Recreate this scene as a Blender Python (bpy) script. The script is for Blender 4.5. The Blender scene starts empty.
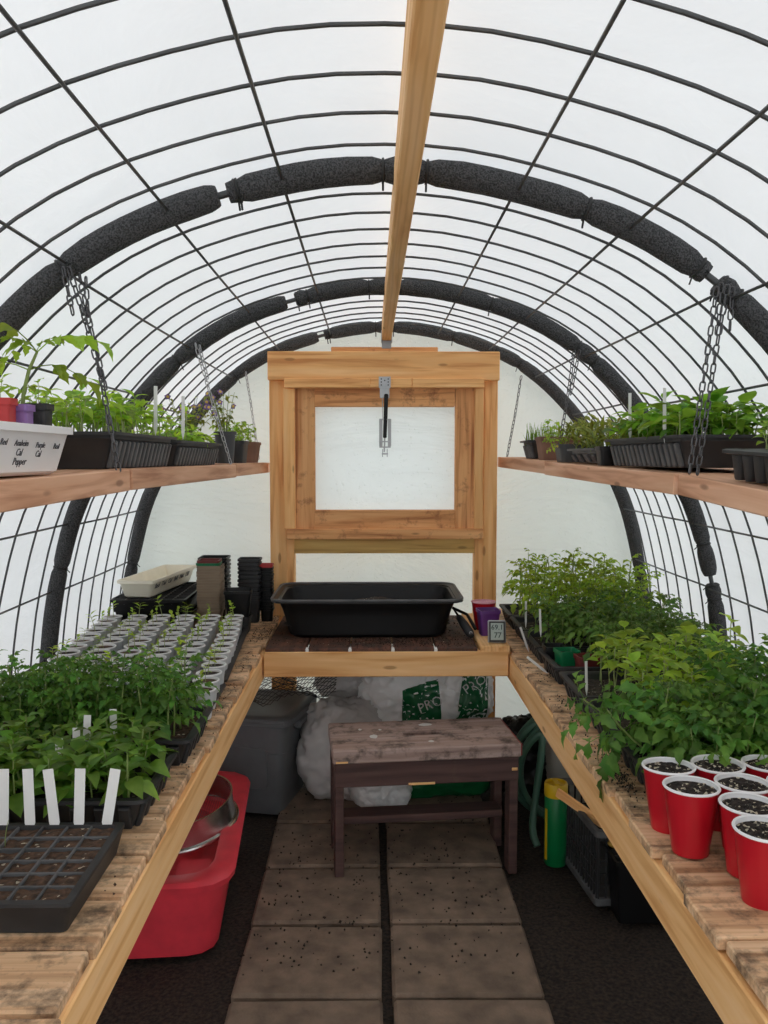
import bpy, bmesh, math, random
from mathutils import Vector, Matrix, Euler, noise
from mathutils.bvhtree import BVHTree
random.seed(11)
PI = math.pi
sc = bpy.context.scene
COL = sc.collection
# ------------------------------------------------------------------ camera
EYE = 1.42; F = 850.0
cam_d = bpy.data.cameras.new('camera'); cam = bpy.data.objects.new('camera', cam_d); COL.objects.link(cam)
cam_d.sensor_fit = 'HORIZONTAL'; cam_d.sensor_width = 36; cam_d.lens = 36*F/768; cam_d.clip_start = 0.02
cam.location = (0, 0, EYE)
cam.rotation_euler = (math.radians(90-3.63), 0, -math.radians(0.876))
sc.camera = cam
# ------------------------------------------------------------------ sky and exposure
w = bpy.data.worlds.new('overcast'); sc.world = w; w.use_nodes = True
bg = w.node_tree.nodes['Background']
bg.inputs['Color'].default_value = (0.93, 0.965, 1.0, 1); bg.inputs['Strength'].default_value = 1.0
sc.view_settings.view_transform = 'Standard'; sc.view_settings.look = 'None'
sc.view_settings.gamma = 1; sc.view_settings.use_curve_mapping = False
sc.view_settings.exposure = 0.78
sc.cycles.use_denoising = True
sc.cycles.max_bounces = 10; sc.cycles.diffuse_bounces = 5

CR = Euler((math.radians(86.37), 0, math.radians(-.8760))).to_matrix()   # how the photograph was taken; survey directions only
def ray(px, py): return CR @ Vector(((px-384)/F, -(py-512)/F, -1))
def at(px, py, Y):                       # photo pixel -> point of the place at depth Y
    d = ray(px, py); k = Y/d.y; return Vector((d.x*k, Y, EYE+d.z*k))

# ------------------------------------------------------------------ materials
MATS = {}
def nt(name):
    m = bpy.data.materials.new(name); m.use_nodes = True; n = m.node_tree
    MATS[name] = m
    return m, n, n.nodes['Principled BSDF'], n.nodes['Material Output']
def N(n, t, **k):
    x = n.nodes.new(t)
    for a, b in k.items():
        if hasattr(x, a): setattr(x, a, b)
        else: x.inputs[a].default_value = b
    return x
def ramp(n, stops):
    r = n.nodes.new('ShaderNodeValToRGB'); e = r.color_ramp.elements
    e[0].position, e[0].color = stops[0][0], (*stops[0][1], 1)
    e[1].position, e[1].color = stops[-1][0], (*stops[-1][1], 1)
    for p, c in stops[1:-1]:
        q = e.new(p); q.color = (*c, 1)
    return r
def coords(n, scale=(1,1,1), rnd=True):
    tc = N(n, 'ShaderNodeTexCoord'); mp = N(n, 'ShaderNodeMapping'); mp.inputs['Scale'].default_value = scale
    if rnd:
        oi = N(n, 'ShaderNodeObjectInfo'); mu = N(n, 'ShaderNodeMath', operation='MULTIPLY'); mu.inputs[1].default_value = 37.0
        n.links.new(oi.outputs['Random'], mu.inputs[0])
        ad = N(n, 'ShaderNodeVectorMath', operation='ADD')
        n.links.new(tc.outputs['Object'], ad.inputs[0]); n.links.new(mu.outputs[0], ad.inputs[1])
        n.links.new(ad.outputs[0], mp.inputs['Vector'])
    else: n.links.new(tc.outputs['Object'], mp.inputs['Vector'])
    return mp
def wood(name, light, mid, dark, dirt=0.0, dirtc=(.03,.022,.016), rough=.7, knots=True, scale=1.0):
    m, n, b, o = nt(name)
    L = n.links.new
    mp = coords(n, (1.6*scale, 26*scale, 26*scale))
    a = N(n, 'ShaderNodeTexNoise'); a.inputs['Scale'].default_value = 1.4; a.inputs['Detail'].default_value = 6; a.inputs['Distortion'].default_value = .6
    L(mp.outputs[0], a.inputs['Vector'])
    r = ramp(n, [(.3, dark), (.48, mid), (.7, light)]); L(a.outputs['Fac'], r.inputs[0])
    col = r.outputs[0]
    mp2 = coords(n, (4, 14, 14))
    if knots:
        v = N(n, 'ShaderNodeTexVoronoi'); v.inputs['Scale'].default_value = 1.0; L(mp2.outputs[0], v.inputs['Vector'])
        wv = N(n, 'ShaderNodeTexWave'); wv.bands_direction = 'Y'; wv.inputs['Scale'].default_value = 1.0; wv.inputs['Distortion'].default_value = 5; wv.inputs['Detail'].default_value = 3; wv.inputs['Detail Scale'].default_value = .8
        mp4 = coords(n, (2.2, 22, 22)); L(mp4.outputs[0], wv.inputs['Vector'])
        wr_ = ramp(n, [(.0, (.86,.80,.74)), (.45, (1,1,1))]); L(wv.outputs['Fac'], wr_.inputs[0])
        mw_ = N(n, 'ShaderNodeMixRGB', blend_type='MULTIPLY'); mw_.inputs[0].default_value = .7; L(col, mw_.inputs[1]); L(wr_.outputs[0], mw_.inputs[2]); col = mw_.outputs[0]
        kr = ramp(n, [(.07, (1,1,1)), (.115, (0,0,0))]); L(v.outputs['Distance'], kr.inputs[0])
        mx = N(n, 'ShaderNodeMixRGB'); mx.inputs[2].default_value = (*[c*.55 for c in dark], 1)
        km = N(n, 'ShaderNodeMath', operation='MULTIPLY'); km.inputs[1].default_value = .75; L(kr.outputs[0], km.inputs[0])
        L(km.outputs[0], mx.inputs[0]); L(col, mx.inputs[1]); col = mx.outputs[0]
    hv = N(n, 'ShaderNodeHueSaturation'); oi = N(n, 'ShaderNodeObjectInfo')
    mr = N(n, 'ShaderNodeMapRange'); mr.inputs['To Min'].default_value = .92; mr.inputs['To Max'].default_value = 1.10
    L(oi.outputs['Random'], mr.inputs['Value']); L(mr.outputs[0], hv.inputs['Value']); L(col, hv.inputs['Color']); col = hv.outputs[0]
    if dirt > 0:
        mp3 = coords(n, (9, 9, 9)); d = N(n, 'ShaderNodeTexNoise'); d.inputs['Scale'].default_value = 1.7; d.inputs['Detail'].default_value = 8; d.inputs['Roughness'].default_value = .7
        L(mp3.outputs[0], d.inputs['Vector'])
        dr = ramp(n, [(.62-dirt*.3, (0,0,0)), (.74-dirt*.2, (1,1,1))]); L(d.outputs['Fac'], dr.inputs[0])
        mx = N(n, 'ShaderNodeMixRGB'); mx.inputs[2].default_value = (*dirtc, 1)
        dm = N(n, 'ShaderNodeMath', operation='MULTIPLY'); dm.inputs[1].default_value = .8; L(dr.outputs[0], dm.inputs[0])
        L(dm.outputs[0], mx.inputs[0]); L(col, mx.inputs[1]); col = mx.outputs[0]
    L(col, b.inputs['Base Color']); b.inputs['Roughness'].default_value = rough
    bp = N(n, 'ShaderNodeBump'); bp.inputs['Strength'].default_value = .25; bp.inputs['Distance'].default_value = .004
    L(a.outputs['Fac'], bp.inputs['Height']); L(bp.outputs[0], b.inputs['Normal'])
    return m
def plain(name, c, rough=.5, metal=0, bump=0, bscale=200, var=0, spec=.5, trans=0):
    m, n, b, o = nt(name); L = n.links.new
    b.inputs['Base Color'].default_value = (*c, 1); b.inputs['Roughness'].default_value = rough; b.inputs['Metallic'].default_value = metal
    b.inputs['Specular IOR Level'].default_value = spec
    mp = coords(n)
    if var:
        t = N(n, 'ShaderNodeTexNoise'); t.inputs['Scale'].default_value = 14; t.inputs['Detail'].default_value = 6; L(mp.outputs[0], t.inputs['Vector'])
        r = ramp(n, [(.3, [x*(1-var) for x in c]), (.7, [min(1, x*(1+var)) for x in c])]); L(t.outputs['Fac'], r.inputs[0]); L(r.outputs[0], b.inputs['Base Color'])
    if bump:
        t = N(n, 'ShaderNodeTexNoise'); t.inputs['Scale'].default_value = bscale; t.inputs['Detail'].default_value = 3; L(mp.outputs[0], t.inputs['Vector'])
        bp = N(n, 'ShaderNodeBump'); bp.inputs['Strength'].default_value = bump; bp.inputs['Distance'].default_value = .004
        L(t.outputs['Fac'], bp.inputs['Height']); L(bp.outputs[0], b.inputs['Normal'])
    return m
def foam_mat(name):
    m, n, b, o = nt(name); L = n.links.new
    mp = coords(n); t = N(n, 'ShaderNodeTexNoise'); t.inputs['Scale'].default_value = 290; t.inputs['Detail'].default_value = 2; L(mp.outputs[0], t.inputs['Vector'])
    r = ramp(n, [(.38, (.022,.023,.024)), (.62, (.095,.096,.10))]); L(t.outputs['Fac'], r.inputs[0]); L(r.outputs[0], b.inputs['Base Color'])
    b.inputs['Roughness'].default_value = .9
    bp = N(n, 'ShaderNodeBump'); bp.inputs['Strength'].default_value = 1; bp.inputs['Distance'].default_value = .006
    L(t.outputs['Fac'], bp.inputs['Height']); L(bp.outputs[0], b.inputs['Normal'])
    return m
def leafmat(name, c, c2, tr=.35):
    m, n, b, o = nt(name); L = n.links.new
    mp = coords(n, (1,1,1)); t = N(n, 'ShaderNodeTexNoise'); t.inputs['Scale'].default_value = 30; L(mp.outputs[0], t.inputs['Vector'])
    r = ramp(n, [(.35, c), (.68, c2)]); L(t.outputs['Fac'], r.inputs[0])
    oi = N(n, 'ShaderNodeObjectInfo'); hv = N(n, 'ShaderNodeHueSaturation')
    mr = N(n, 'ShaderNodeMapRange'); mr.inputs['To Min'].default_value = .65; mr.inputs['To Max'].default_value = 1.45
    L(oi.outputs['Random'], mr.inputs['Value']); L(mr.outputs[0], hv.inputs['Value']); L(r.outputs[0], hv.inputs['Color'])
    m2 = N(n, 'ShaderNodeMath', operation='MULTIPLY'); m2.inputs[1].default_value = 7.31; fr = N(n, 'ShaderNodeMath', operation='FRACT')
    L(oi.outputs['Random'], m2.inputs[0]); L(m2.outputs[0], fr.inputs[0])
    mh = N(n, 'ShaderNodeMapRange'); mh.inputs['To Min'].default_value = .475; mh.inputs['To Max'].default_value = .51
    L(fr.outputs[0], mh.inputs['Value']); L(mh.outputs[0], hv.inputs['Hue'])
    L(hv.outputs[0], b.inputs['Base Color']); b.inputs['Roughness'].default_value = .48; b.inputs['Specular IOR Level'].default_value = .35
    ts = N(n, 'ShaderNodeBsdfTranslucent'); g = N(n, 'ShaderNodeHueSaturation'); g.inputs['Value'].default_value = 1.9; g.inputs['Hue'].default_value = .485
    L(hv.outputs[0], g.inputs['Color']); L(g.outputs[0], ts.inputs['Color'])
    mx = N(n, 'ShaderNodeMixShader'); mx.inputs[0].default_value = tr
    L(b.outputs[0], mx.inputs[1]); L(ts.outputs[0], mx.inputs[2]); L(mx.outputs[0], o.inputs['Surface'])
    return m
def film(name, c, tr=.86, wr=.5, drops=0, stretch=(1.2,1.2,4)):
    m, n, b, o = nt(name); L = n.links.new
    mp = coords(n, stretch, rnd=False)
    t = N(n, 'ShaderNodeTexNoise'); t.inputs['Scale'].default_value = 1.1; t.inputs['Detail'].default_value = 5; t.inputs['Distortion'].default_value = 1.6
    L(mp.outputs[0], t.inputs['Vector'])
    r = ramp(n, [(.3, [x*.95 for x in c]), (.7, c)]); L(t.outputs['Fac'], r.inputs[0])
    bp = N(n, 'ShaderNodeBump'); bp.inputs['Strength'].default_value = wr; bp.inputs['Distance'].default_value = .16
    L(t.outputs['Fac'], bp.inputs['Height']); nrm = bp.outputs[0]
    if drops:
        mp2 = coords(n, (1,1,1), rnd=False)
        v = N(n, 'ShaderNodeTexVoronoi'); v.inputs['Scale'].default_value = drops; L(mp2.outputs[0], v.inputs['Vector'])
        vr = ramp(n, [(.10, (1,1,1)), (.24, (0,0,0))]); L(v.outputs['Distance'], vr.inputs[0])
        b2 = N(n, 'ShaderNodeBump'); b2.inputs['Strength'].default_value = .5; b2.inputs['Distance'].default_value = .004
        L(vr.outputs[0], b2.inputs['Height']); L(nrm, b2.inputs['Normal']); nrm = b2.outputs[0]
    ts = N(n, 'ShaderNodeBsdfTranslucent'); L(r.outputs[0], ts.inputs['Color']); L(nrm, ts.inputs['Normal'])
    L(r.outputs[0], b.inputs['Base Color']); b.inputs['Roughness'].default_value = .35; L(nrm, b.inputs['Normal'])
    mx = N(n, 'ShaderNodeMixShader'); mx.inputs[0].default_value = tr
    L(b.outputs[0], mx.inputs[1]); L(ts.outputs[0], mx.inputs[2]); L(mx.outputs[0], o.inputs['Surface'])
    return m
def soilmat(name, c, c2, perl=.0):
    m, n, b, o = nt(name); L = n.links.new
    mp = coords(n); t = N(n, 'ShaderNodeTexNoise'); t.inputs['Scale'].default_value = 90; t.inputs['Detail'].default_value = 6; L(mp.outputs[0], t.inputs['Vector'])
    r = ramp(n, [(.35, c), (.65, c2)]); L(t.outputs['Fac'], r.inputs[0]); col = r.outputs[0]
    if perl:
        v = N(n, 'ShaderNodeTexVoronoi'); v.inputs['Scale'].default_value = 210; L(mp.outputs[0], v.inputs['Vector'])
        sp = N(n, 'ShaderNodeSeparateColor'); L(v.outputs['Color'], sp.inputs[0])
        pr = ramp(n, [(perl, (0,0,0)), (perl+.04, (1,1,1))]); L(sp.outputs[0], pr.inputs[0])
        mx = N(n, 'ShaderNodeMixRGB'); mx.inputs[2].default_value = (.55,.5,.38,1); L(pr.outputs[0], mx.inputs[0]); L(col, mx.inputs[1]); col = mx.outputs[0]
    L(col, b.inputs['Base Color']); b.inputs['Roughness'].default_value = .95
    bp = N(n, 'ShaderNodeBump'); bp.inputs['Strength'].default_value = 1; bp.inputs['Distance'].default_value = .006
    L(t.outputs['Fac'], bp.inputs['Height']); L(bp.outputs[0], b.inputs['Normal'])
    return m

M = {}
M['film'] = film('greenhouse_film', (.92,.93,.93), .46, .2)
M['film_end'] = film('end_wall_film', (.84,.88,.82), .28, .55, drops=60, stretch=(.9,.9,1.7))
M['pane'] = film('pane_film', (.89,.93,.90), .42, .3, drops=52)
M['cedar'] = wood('orange_cedar', (.97,.60,.28), (.92,.51,.20), (.66,.28,.09))
M['cedar_dark'] = wood('red_cedar', (.86,.48,.215), (.74,.36,.14), (.38,.13,.042), dirt=.24, dirtc=(.26,.085,.03))
M['fir'] = wood('pale_fir', (.94,.61,.31), (.89,.53,.225), (.70,.34,.11))
M['fir_green'] = wood('green_tinged_fir', (.78,.55,.20), (.70,.46,.15), (.46,.27,.08))
M['shelf'] = wood('pinkish_fir', (.80,.50,.33), (.70,.39,.24), (.46,.215,.115))
M['slat'] = wood('weathered_slat', (.84,.58,.36), (.72,.46,.26), (.40,.21,.10), dirt=.5)
M['plank_dark'] = wood('wet_dark_plank', (.17,.065,.035), (.11,.04,.022), (.05,.018,.01), dirt=.6)
M['stool'] = wood('old_brown_paint', (.105,.055,.046), (.078,.037,.032), (.04,.02,.018), dirt=.15, dirtc=(.11,.07,.045), knots=False)
M['stool_top'] = wood('worn_stool_top', (.48,.36,.32), (.39,.28,.24), (.24,.155,.13), dirt=.42, knots=False)
M['red_paint'] = plain('old_red_paint', (.28,.05,.04), .6, var=.3)
M['foam'] = foam_mat('charcoal_foam')
M['wire'] = plain('galvanised_wire', (.085,.088,.09), .5, .35, var=.2)
M['wire_dark'] = plain('dark_wire', (.05,.05,.052), .5, .5)
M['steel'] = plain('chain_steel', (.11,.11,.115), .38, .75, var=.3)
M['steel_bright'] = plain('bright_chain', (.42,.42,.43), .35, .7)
M['zinc'] = plain('zinc_plate', (.42,.43,.44), .4, .75, var=.15)
M['stainless'] = plain('stainless', (.62,.62,.60), .24, 1.0)
M['black'] = plain('black_plastic', (.006,.006,.0065), .4, spec=.3)
M['black2'] = plain('dusty_black_plastic', (.022,.022,.023), .55, var=.3)
M['blackgrey'] = plain('scuffed_black_plastic', (.085,.087,.09), .55, var=.35)
M['rub'] = plain('rubber', (.02,.02,.02), .6)
M['white'] = plain('white_plastic', (.84,.84,.85), .4)
M['cream'] = plain('cream_plastic', (.94,.89,.74), .45, var=.05)
M['tag'] = plain('white_tag', (.80,.80,.78), .45)
M['cupwhite'] = plain('translucent_white_cup', (.60,.63,.65), .45)
M['cuprim'] = plain('white_cup_lip', (.86,.87,.88), .4)
M['red'] = plain('red_cup_plastic', (.47,.008,.018), .3, var=.08)
M['red2'] = plain('red_tub_plastic', (.78,.05,.075), .45, var=.12)
M['redpot'] = plain('red_pot_plastic', (.50,.035,.035), .5)
M['darkredpot'] = plain('dark_red_pot', (.16,.02,.02), .5)
M['pinkrim'] = plain('pink_cup_lip', (.66,.33,.40), .4)
M['purple'] = plain('purple_pot', (.115,.028,.19), .45)
M['purple2'] = plain('lilac_pot', (.29,.16,.44), .5)
M['greenpot'] = plain('green_pot', (.0,.16,.055), .45)
M['tanpot'] = plain('tan_pot', (.27,.20,.135), .6, var=.1)
M['brownpot'] = plain('brown_fibre_pot', (.20,.105,.07), .8, var=.2)
M['greypot'] = plain('grey_pot', (.055,.058,.062), .55)
M['tote'] = plain('grey_tote', (.125,.13,.135), .5, var=.1)
M['bin'] = plain('light_grey_bin', (.48,.47,.42), .55, var=.1)
M['bag_grey'] = plain('grey_bag', (.60,.58,.565), .45, bump=.3, bscale=16)
M['bag_white'] = plain('white_bag', (.92,.92,.91), .4, bump=.3, bscale=16)
M['bag_green'] = plain('green_print', (.004,.115,.035), .35)
M['bag_black'] = plain('black_bag', (.012,.012,.013), .3)
M['print_white'] = plain('white_print', (.7,.7,.68), .5)
M['ink'] = plain('marker_ink', (.05,.05,.06), .6)
M['hose'] = plain('green_hose', (.055,.13,.085), .45)
M['yellow'] = plain('yellow_lid', (.66,.42,.008), .4)
M['yellow_dull'] = plain('dull_yellow', (.36,.22,.03), .6)
M['greencan'] = plain('green_canister', (.0,.15,.04), .4)
M['lcd'] = plain('lcd_glass', (.38,.45,.41), .25)
M['lcdink'] = plain('lcd_segments', (.03,.045,.04), .5)
M['silver'] = plain('silver_plastic', (.40,.40,.40), .35, .3)
M['soil'] = soilmat('potting_soil', (.008,.006,.005), (.045,.03,.02), perl=.965)
M['soil_perl'] = soilmat('soil_with_perlite', (.008,.007,.006), (.04,.03,.024), perl=.86)
M['soil_brown'] = soilmat('dry_brown_soil', (.03,.017,.01), (.11,.06,.034), perl=.97)
M['earth'] = soilmat('dark_earth', (.010,.0075,.006), (.05,.034,.024))
M['paver'] = plain('brown_concrete', (.20,.145,.105), .9, bump=.6, bscale=120, var=.35)
M['bounce_ground'] = plain('outside_ground', (.66,.67,.65), .95, var=.2)  # unseen ground outside, made pale to bounce daylight onto the film
M['stem'] = plain('green_stem', (.20,.27,.07), .5)
M['stem_pale'] = plain('pale_stem', (.34,.40,.15), .5)
M['tomato'] = leafmat('tomato_leaf', (.055,.165,.022), (.11,.265,.040))
M['tomato_dark'] = leafmat('dark_tomato_leaf', (.060,.150,.022), (.11,.225,.036), .3)
M['tomato_pale'] = leafmat('pale_tomato_leaf', (.155,.28,.018), (.26,.40,.04), .4)
M['pepper'] = leafmat('pepper_leaf', (.075,.19,.018), (.135,.285,.034), .3)
M['pepper_pale'] = leafmat('pale_pepper_leaf', (.20,.36,.025), (.32,.50,.055), .4)
M['shelf_leaf'] = leafmat('bright_seedling_leaf', (.16,.33,.022), (.27,.46,.05), .45)
M['shelf_leaf2'] = leafmat('glossy_seedling_leaf', (.085,.23,.016), (.165,.34,.034), .4)
M['herb'] = leafmat('olive_herb_leaf', (.13,.175,.022), (.24,.29,.04), .3)
M['yellow_leaf'] = leafmat('yellowed_leaf', (.32,.28,.03), (.42,.36,.06), .4)
M['petal'] = plain('violet_petal', (.20,.11,.30), .6)
M['petal_y'] = plain('yellow_petal', (.75,.52,.10), .6)

# ------------------------------------------------------------------ mesh helpers
class MB:
    def __init__(s): s.v = []; s.f = []
    def add(s, vs, fs):
        k = len(s.v); s.v += [tuple(v) for v in vs]; s.f += [tuple(i+k for i in f) for f in fs]; return s
    def box(s, c, sz, b=0.003, mat=None):
        hx, hy, hz = sz[0]/2, sz[1]/2, sz[2]/2; b = min(b, hx*.49, hy*.49, hz*.49)
        vs = []; idx = {}
        for sx in (-1,1):
            for sy in (-1,1):
                for sz_ in (-1,1):
                    for ax in range(3):
                        p = [hx*sx, hy*sy, hz*sz_]
                        q = [sx*(hx-b), sy*(hy-b), sz_*(hz-b)]; q[ax] = p[ax]
                        idx[(sx,sy,sz_,ax)] = len(vs); vs.append(q)
        fs = []
        for ax in range(3):
            o = [i for i in range(3) if i != ax]
            for sgn in (-1,1):
                loop = []
                for a, bb in ((-1,-1),(1,-1),(1,1),(-1,1)):
                    k = [0,0,0]; k[ax] = sgn; k[o[0]] = a; k[o[1]] = bb; loop.append(idx[(*k, ax)])
                fs.append(loop)
        for ax in range(3):
            o = [i for i in range(3) if i != ax]
            for a in (-1,1):
                for bb in (-1,1):
                    k1 = [0,0,0]; k1[o[0]] = a; k1[o[1]] = bb; k2 = list(k1); k1[ax] = -1; k2[ax] = 1
                    fs.append([idx[(*k1, o[0])], idx[(*k2, o[0])], idx[(*k2, o[1])], idx[(*k1, o[1])]])
        for sx in (-1,1):
            for sy in (-1,1):
                for sz_ in (-1,1): fs.append([idx[(sx,sy,sz_,0)], idx[(sx,sy,sz_,1)], idx[(sx,sy,sz_,2)]])
        c = Vector(c)
        vs = [(mat @ Vector(v) if mat else Vector(v)) + c for v in vs]
        return s.add(vs, fs)
    def tube(s, pts, r, n=6, caps=True, closed=False):
        pts = [Vector(p) for p in pts]; m = len(pts)
        rr = r if isinstance(r, (list, tuple)) else [r]*m
        vs = []; fs = []; prev = None
        for i, p in enumerate(pts):
            if closed: t = (pts[(i+1) % m]-pts[i-1])
            else: t = pts[min(i+1, m-1)]-pts[max(i-1, 0)]
            t = t.normalized() if t.length > 1e-9 else Vector((0,0,1))
            if prev is None:
                a = Vector((0,0,1)) if abs(t.z) < .9 else Vector((1,0,0)); u = t.cross(a).normalized()
            else: u = (prev - t*prev.dot(t)); u = u.normalized() if u.length > 1e-6 else t.orthogonal().normalized()
            prev = u; ww = t.cross(u)
            for k in range(n):
                g = 2*PI*k/n; vs.append(p + (u*math.cos(g)+ww*math.sin(g))*rr[i])
        for i in range(m if closed else m-1):
            j = (i+1) % m
            for k in range(n):
                fs.append((i*n+k, i*n+(k+1) % n, j*n+(k+1) % n, j*n+k))
        if caps and not closed: fs.append(tuple(range(n-1,-1,-1))); fs.append(tuple((m-1)*n+k for k in range(n)))
        return s.add(vs, fs)
    def lathe(s, prof, n=24, mod=None):
        vs = []; fs = []
        for i, (r, z) in enumerate(prof):
            for k in range(n):
                g = 2*PI*k/n; q = r*(mod(g, i) if mod else 1); vs.append((q*math.cos(g), q*math.sin(g), z))
        for i in range(len(prof)-1):
            for k in range(n): fs.append((i*n+k, i*n+(k+1) % n, (i+1)*n+(k+1) % n, (i+1)*n+k))
        return s.add(vs, fs)
    def disc(s, r, z, n=24): return s.add([(r*math.cos(2*PI*k/n), r*math.sin(2*PI*k/n), z) for k in range(n)], [tuple(range(n))])
    def loft(s, rings, cap0=False, cap1=False):          # rings: (hx, hy, z, corner radius)
        vs = []; fs = []; n = 0
        for hx, hy, z, r in rings:
            p = rrect(hx, hy, r); n = len(p); vs += [(x, y, z) for x, y in p]
        for i in range(len(rings)-1):
            for k in range(n): fs.append((i*n+k, i*n+(k+1) % n, (i+1)*n+(k+1) % n, (i+1)*n+k))
        if cap0: fs.append(tuple(range(n-1,-1,-1)))
        if cap1: fs.append(tuple((len(rings)-1)*n+k for k in range(n)))
        return s.add(vs, fs)
    def xf(s, mat):
        s.v = [tuple(mat @ Vector(v)) for v in s.v]; return s
    def mesh(s, name, mat=None, smooth=False):
        me = bpy.data.meshes.new(name); me.from_pydata(s.v, [], s.f); me.update()
        if smooth:
            me.polygons.foreach_set('use_smooth', [True]*len(me.polygons))
            if smooth != 'all': me.set_sharp_from_angle(angle=math.radians(38))
        if mat: me.materials.append(mat if not isinstance(mat, str) else M[mat])
        return me
def rrect(hx, hy, r, k=3):
    r = min(r, hx*.98, hy*.98); out = []
    for cx, cy, a0 in ((hx-r, hy-r, 0), (-hx+r, hy-r, PI/2), (-hx+r, -hy+r, PI), (hx-r, -hy+r, 1.5*PI)):
        for i in range(k+1):
            a = a0+PI/2*i/k; out.append((cx+r*math.cos(a), cy+r*math.sin(a)))
    return out
def link(o): COL.objects.link(o); return o
def obj(name, me, parent=None, mw=None, ml=None):
    o = bpy.data.objects.new(name, me); link(o)
    if parent:
        o.parent = parent
        if ml is not None: o.matrix_basis = ml
        elif mw is not None:
            o.matrix_parent_inverse = wm(parent).inverted(); o.matrix_basis = mw
    elif mw is not None: o.matrix_basis = mw
    return o
def wm(o):
    m = o.matrix_parent_inverse @ o.matrix_basis if o.parent else o.matrix_basis.copy()
    return wm(o.parent) @ m if o.parent else m
def tag(o, label, cat, group=None, kind=None):
    if label: o['label'] = label
    if cat: o['category'] = cat
    if group: o['group'] = group
    if kind: o['kind'] = kind
    return o
def thing(name, label, cat, loc=(0,0,0), rz=0, group=None, mat=None):
    o = bpy.data.objects.new(name, None); link(o); o.empty_display_size = .05
    o.matrix_basis = mat if mat is not None else Matrix.LocRotScale(Vector(loc), Euler((0,0,rz)), None)
    return tag(o, label, cat, group)
def part(name, mb, mat, parent, smooth=False, ml=None):   # mesh in the thing's own coordinates
    return obj(name, mb.mesh(name, mat, smooth), parent, ml=ml if ml is not None else Matrix.Identity(4))
def frame_x(d, up=Vector((0,0,1))):
    x = d.normalized(); y = up.cross(x)
    if y.length < 1e-4: y = Vector((0,1,0)).cross(x)
    y.normalize(); z = x.cross(y)
    return Matrix((x, y, z)).transposed().to_4x4()
def board(name, p0, p1, wd, th, mat, parent=None, bev=.003, roll=0, up=Vector((0,0,1))):
    """a sawn board from p0 to p1, grain along its length; wd is its sideways width, th its upright thickness"""
    p0, p1 = Vector(p0), Vector(p1); L = (p1-p0).length
    me = MB().box((0,0,0), (L, wd, th), bev).mesh(name, mat)
    mw = Matrix.Translation((p0+p1)/2) @ frame_x(p1-p0, up) @ Matrix.Rotation(roll, 4, 'X')
    return obj(name, me, parent, mw=mw)
def struct(o): o['kind'] = 'structure'; return o
def text_mesh(s, size, name='lettering', mat='ink', extrude=.0005, shear=0, bold=0):
    cu = bpy.data.curves.new(name, 'FONT'); cu.body = s; cu.size = size; cu.extrude = extrude; cu.shear = shear; cu.offset = bold
    cu.align_x = 'CENTER'; cu.align_y = 'CENTER'; cu.resolution_u = 2
    o = bpy.data.objects.new(name, cu); link(o)
    dg = bpy.context.evaluated_depsgraph_get(); dg.update()
    me = bpy.data.meshes.new_from_object(o.evaluated_get(dg)); bpy.data.objects.remove(o); bpy.data.curves.remove(cu)
    me.materials.clear(); me.materials.append(M[mat]); me.name = name
    return me
def nz(x, y=0, z=0): return noise.noise(Vector((x, y, z)))

# ------------------------------------------------------------------ the hoop-house profile
XC = .06
half = [(0,.587),(.20,.569),(.455,.497),(.65,.392),(.83,.225),(.965,.03),(1.072,-.17),(1.135,-.38),(1.175,-.6),(1.20,-.9),(1.21,-1.415)]
def catmull(P, k=12):
    P = [Vector((p[0], p[1])) for p in P]; P = [Vector((-P[1].x, P[1].y))] + P + [P[-1]*2-P[-2]]; out = []
    for i in range(1, len(P)-2):
        for j in range(k):
            t = j/k; a, b, c, d = P[i-1], P[i], P[i+1], P[i+2]
            out.append(.5*((2*b)+(c-a)*t+(2*a-5*b+4*c-d)*t*t+(3*b-a-3*c+d)*t**3))
    out.append(P[-2]); return out
HALF = catmull(half); S = [0]
for i in range(1, len(HALF)): S.append(S[-1]+(HALF[i]-HALF[i-1]).length)
SMAX = S[-1]
def prof(s, off=0):
    a = min(abs(s), SMAX-1e-6); lo = 0
    while S[lo+1] < a: lo += 1
    t = (a-S[lo])/(S[lo+1]-S[lo]); p = HALF[lo].lerp(HALF[lo+1], t)
    d = (HALF[min(lo+2, len(HALF)-1)]-HALF[max(lo-1, 0)]).normalized(); nrm = Vector((-d.y, d.x))
    if nrm.y < 0 and nrm.x < 0: nrm = -nrm
    p = p+nrm*off
    return Vector((XC+(p.x if s >= 0 else -p.x), p.y+EYE))
def s_at_x(x):
    dx = abs(x-XC); lo, hi = 0, SMAX
    for _ in range(40):
        mid = (lo+hi)/2
        if abs(prof(mid).x-XC) < dx: lo = mid
        else: hi = mid
    return math.copysign(lo, x-XC)
def dxc(y): return .02*(y-1.78)-.03          # the tunnel's axis runs slightly askew
Y_END = 3.93; Y_FRONT = -.30  # near end cut short so the open end gives more frontal light
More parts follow.
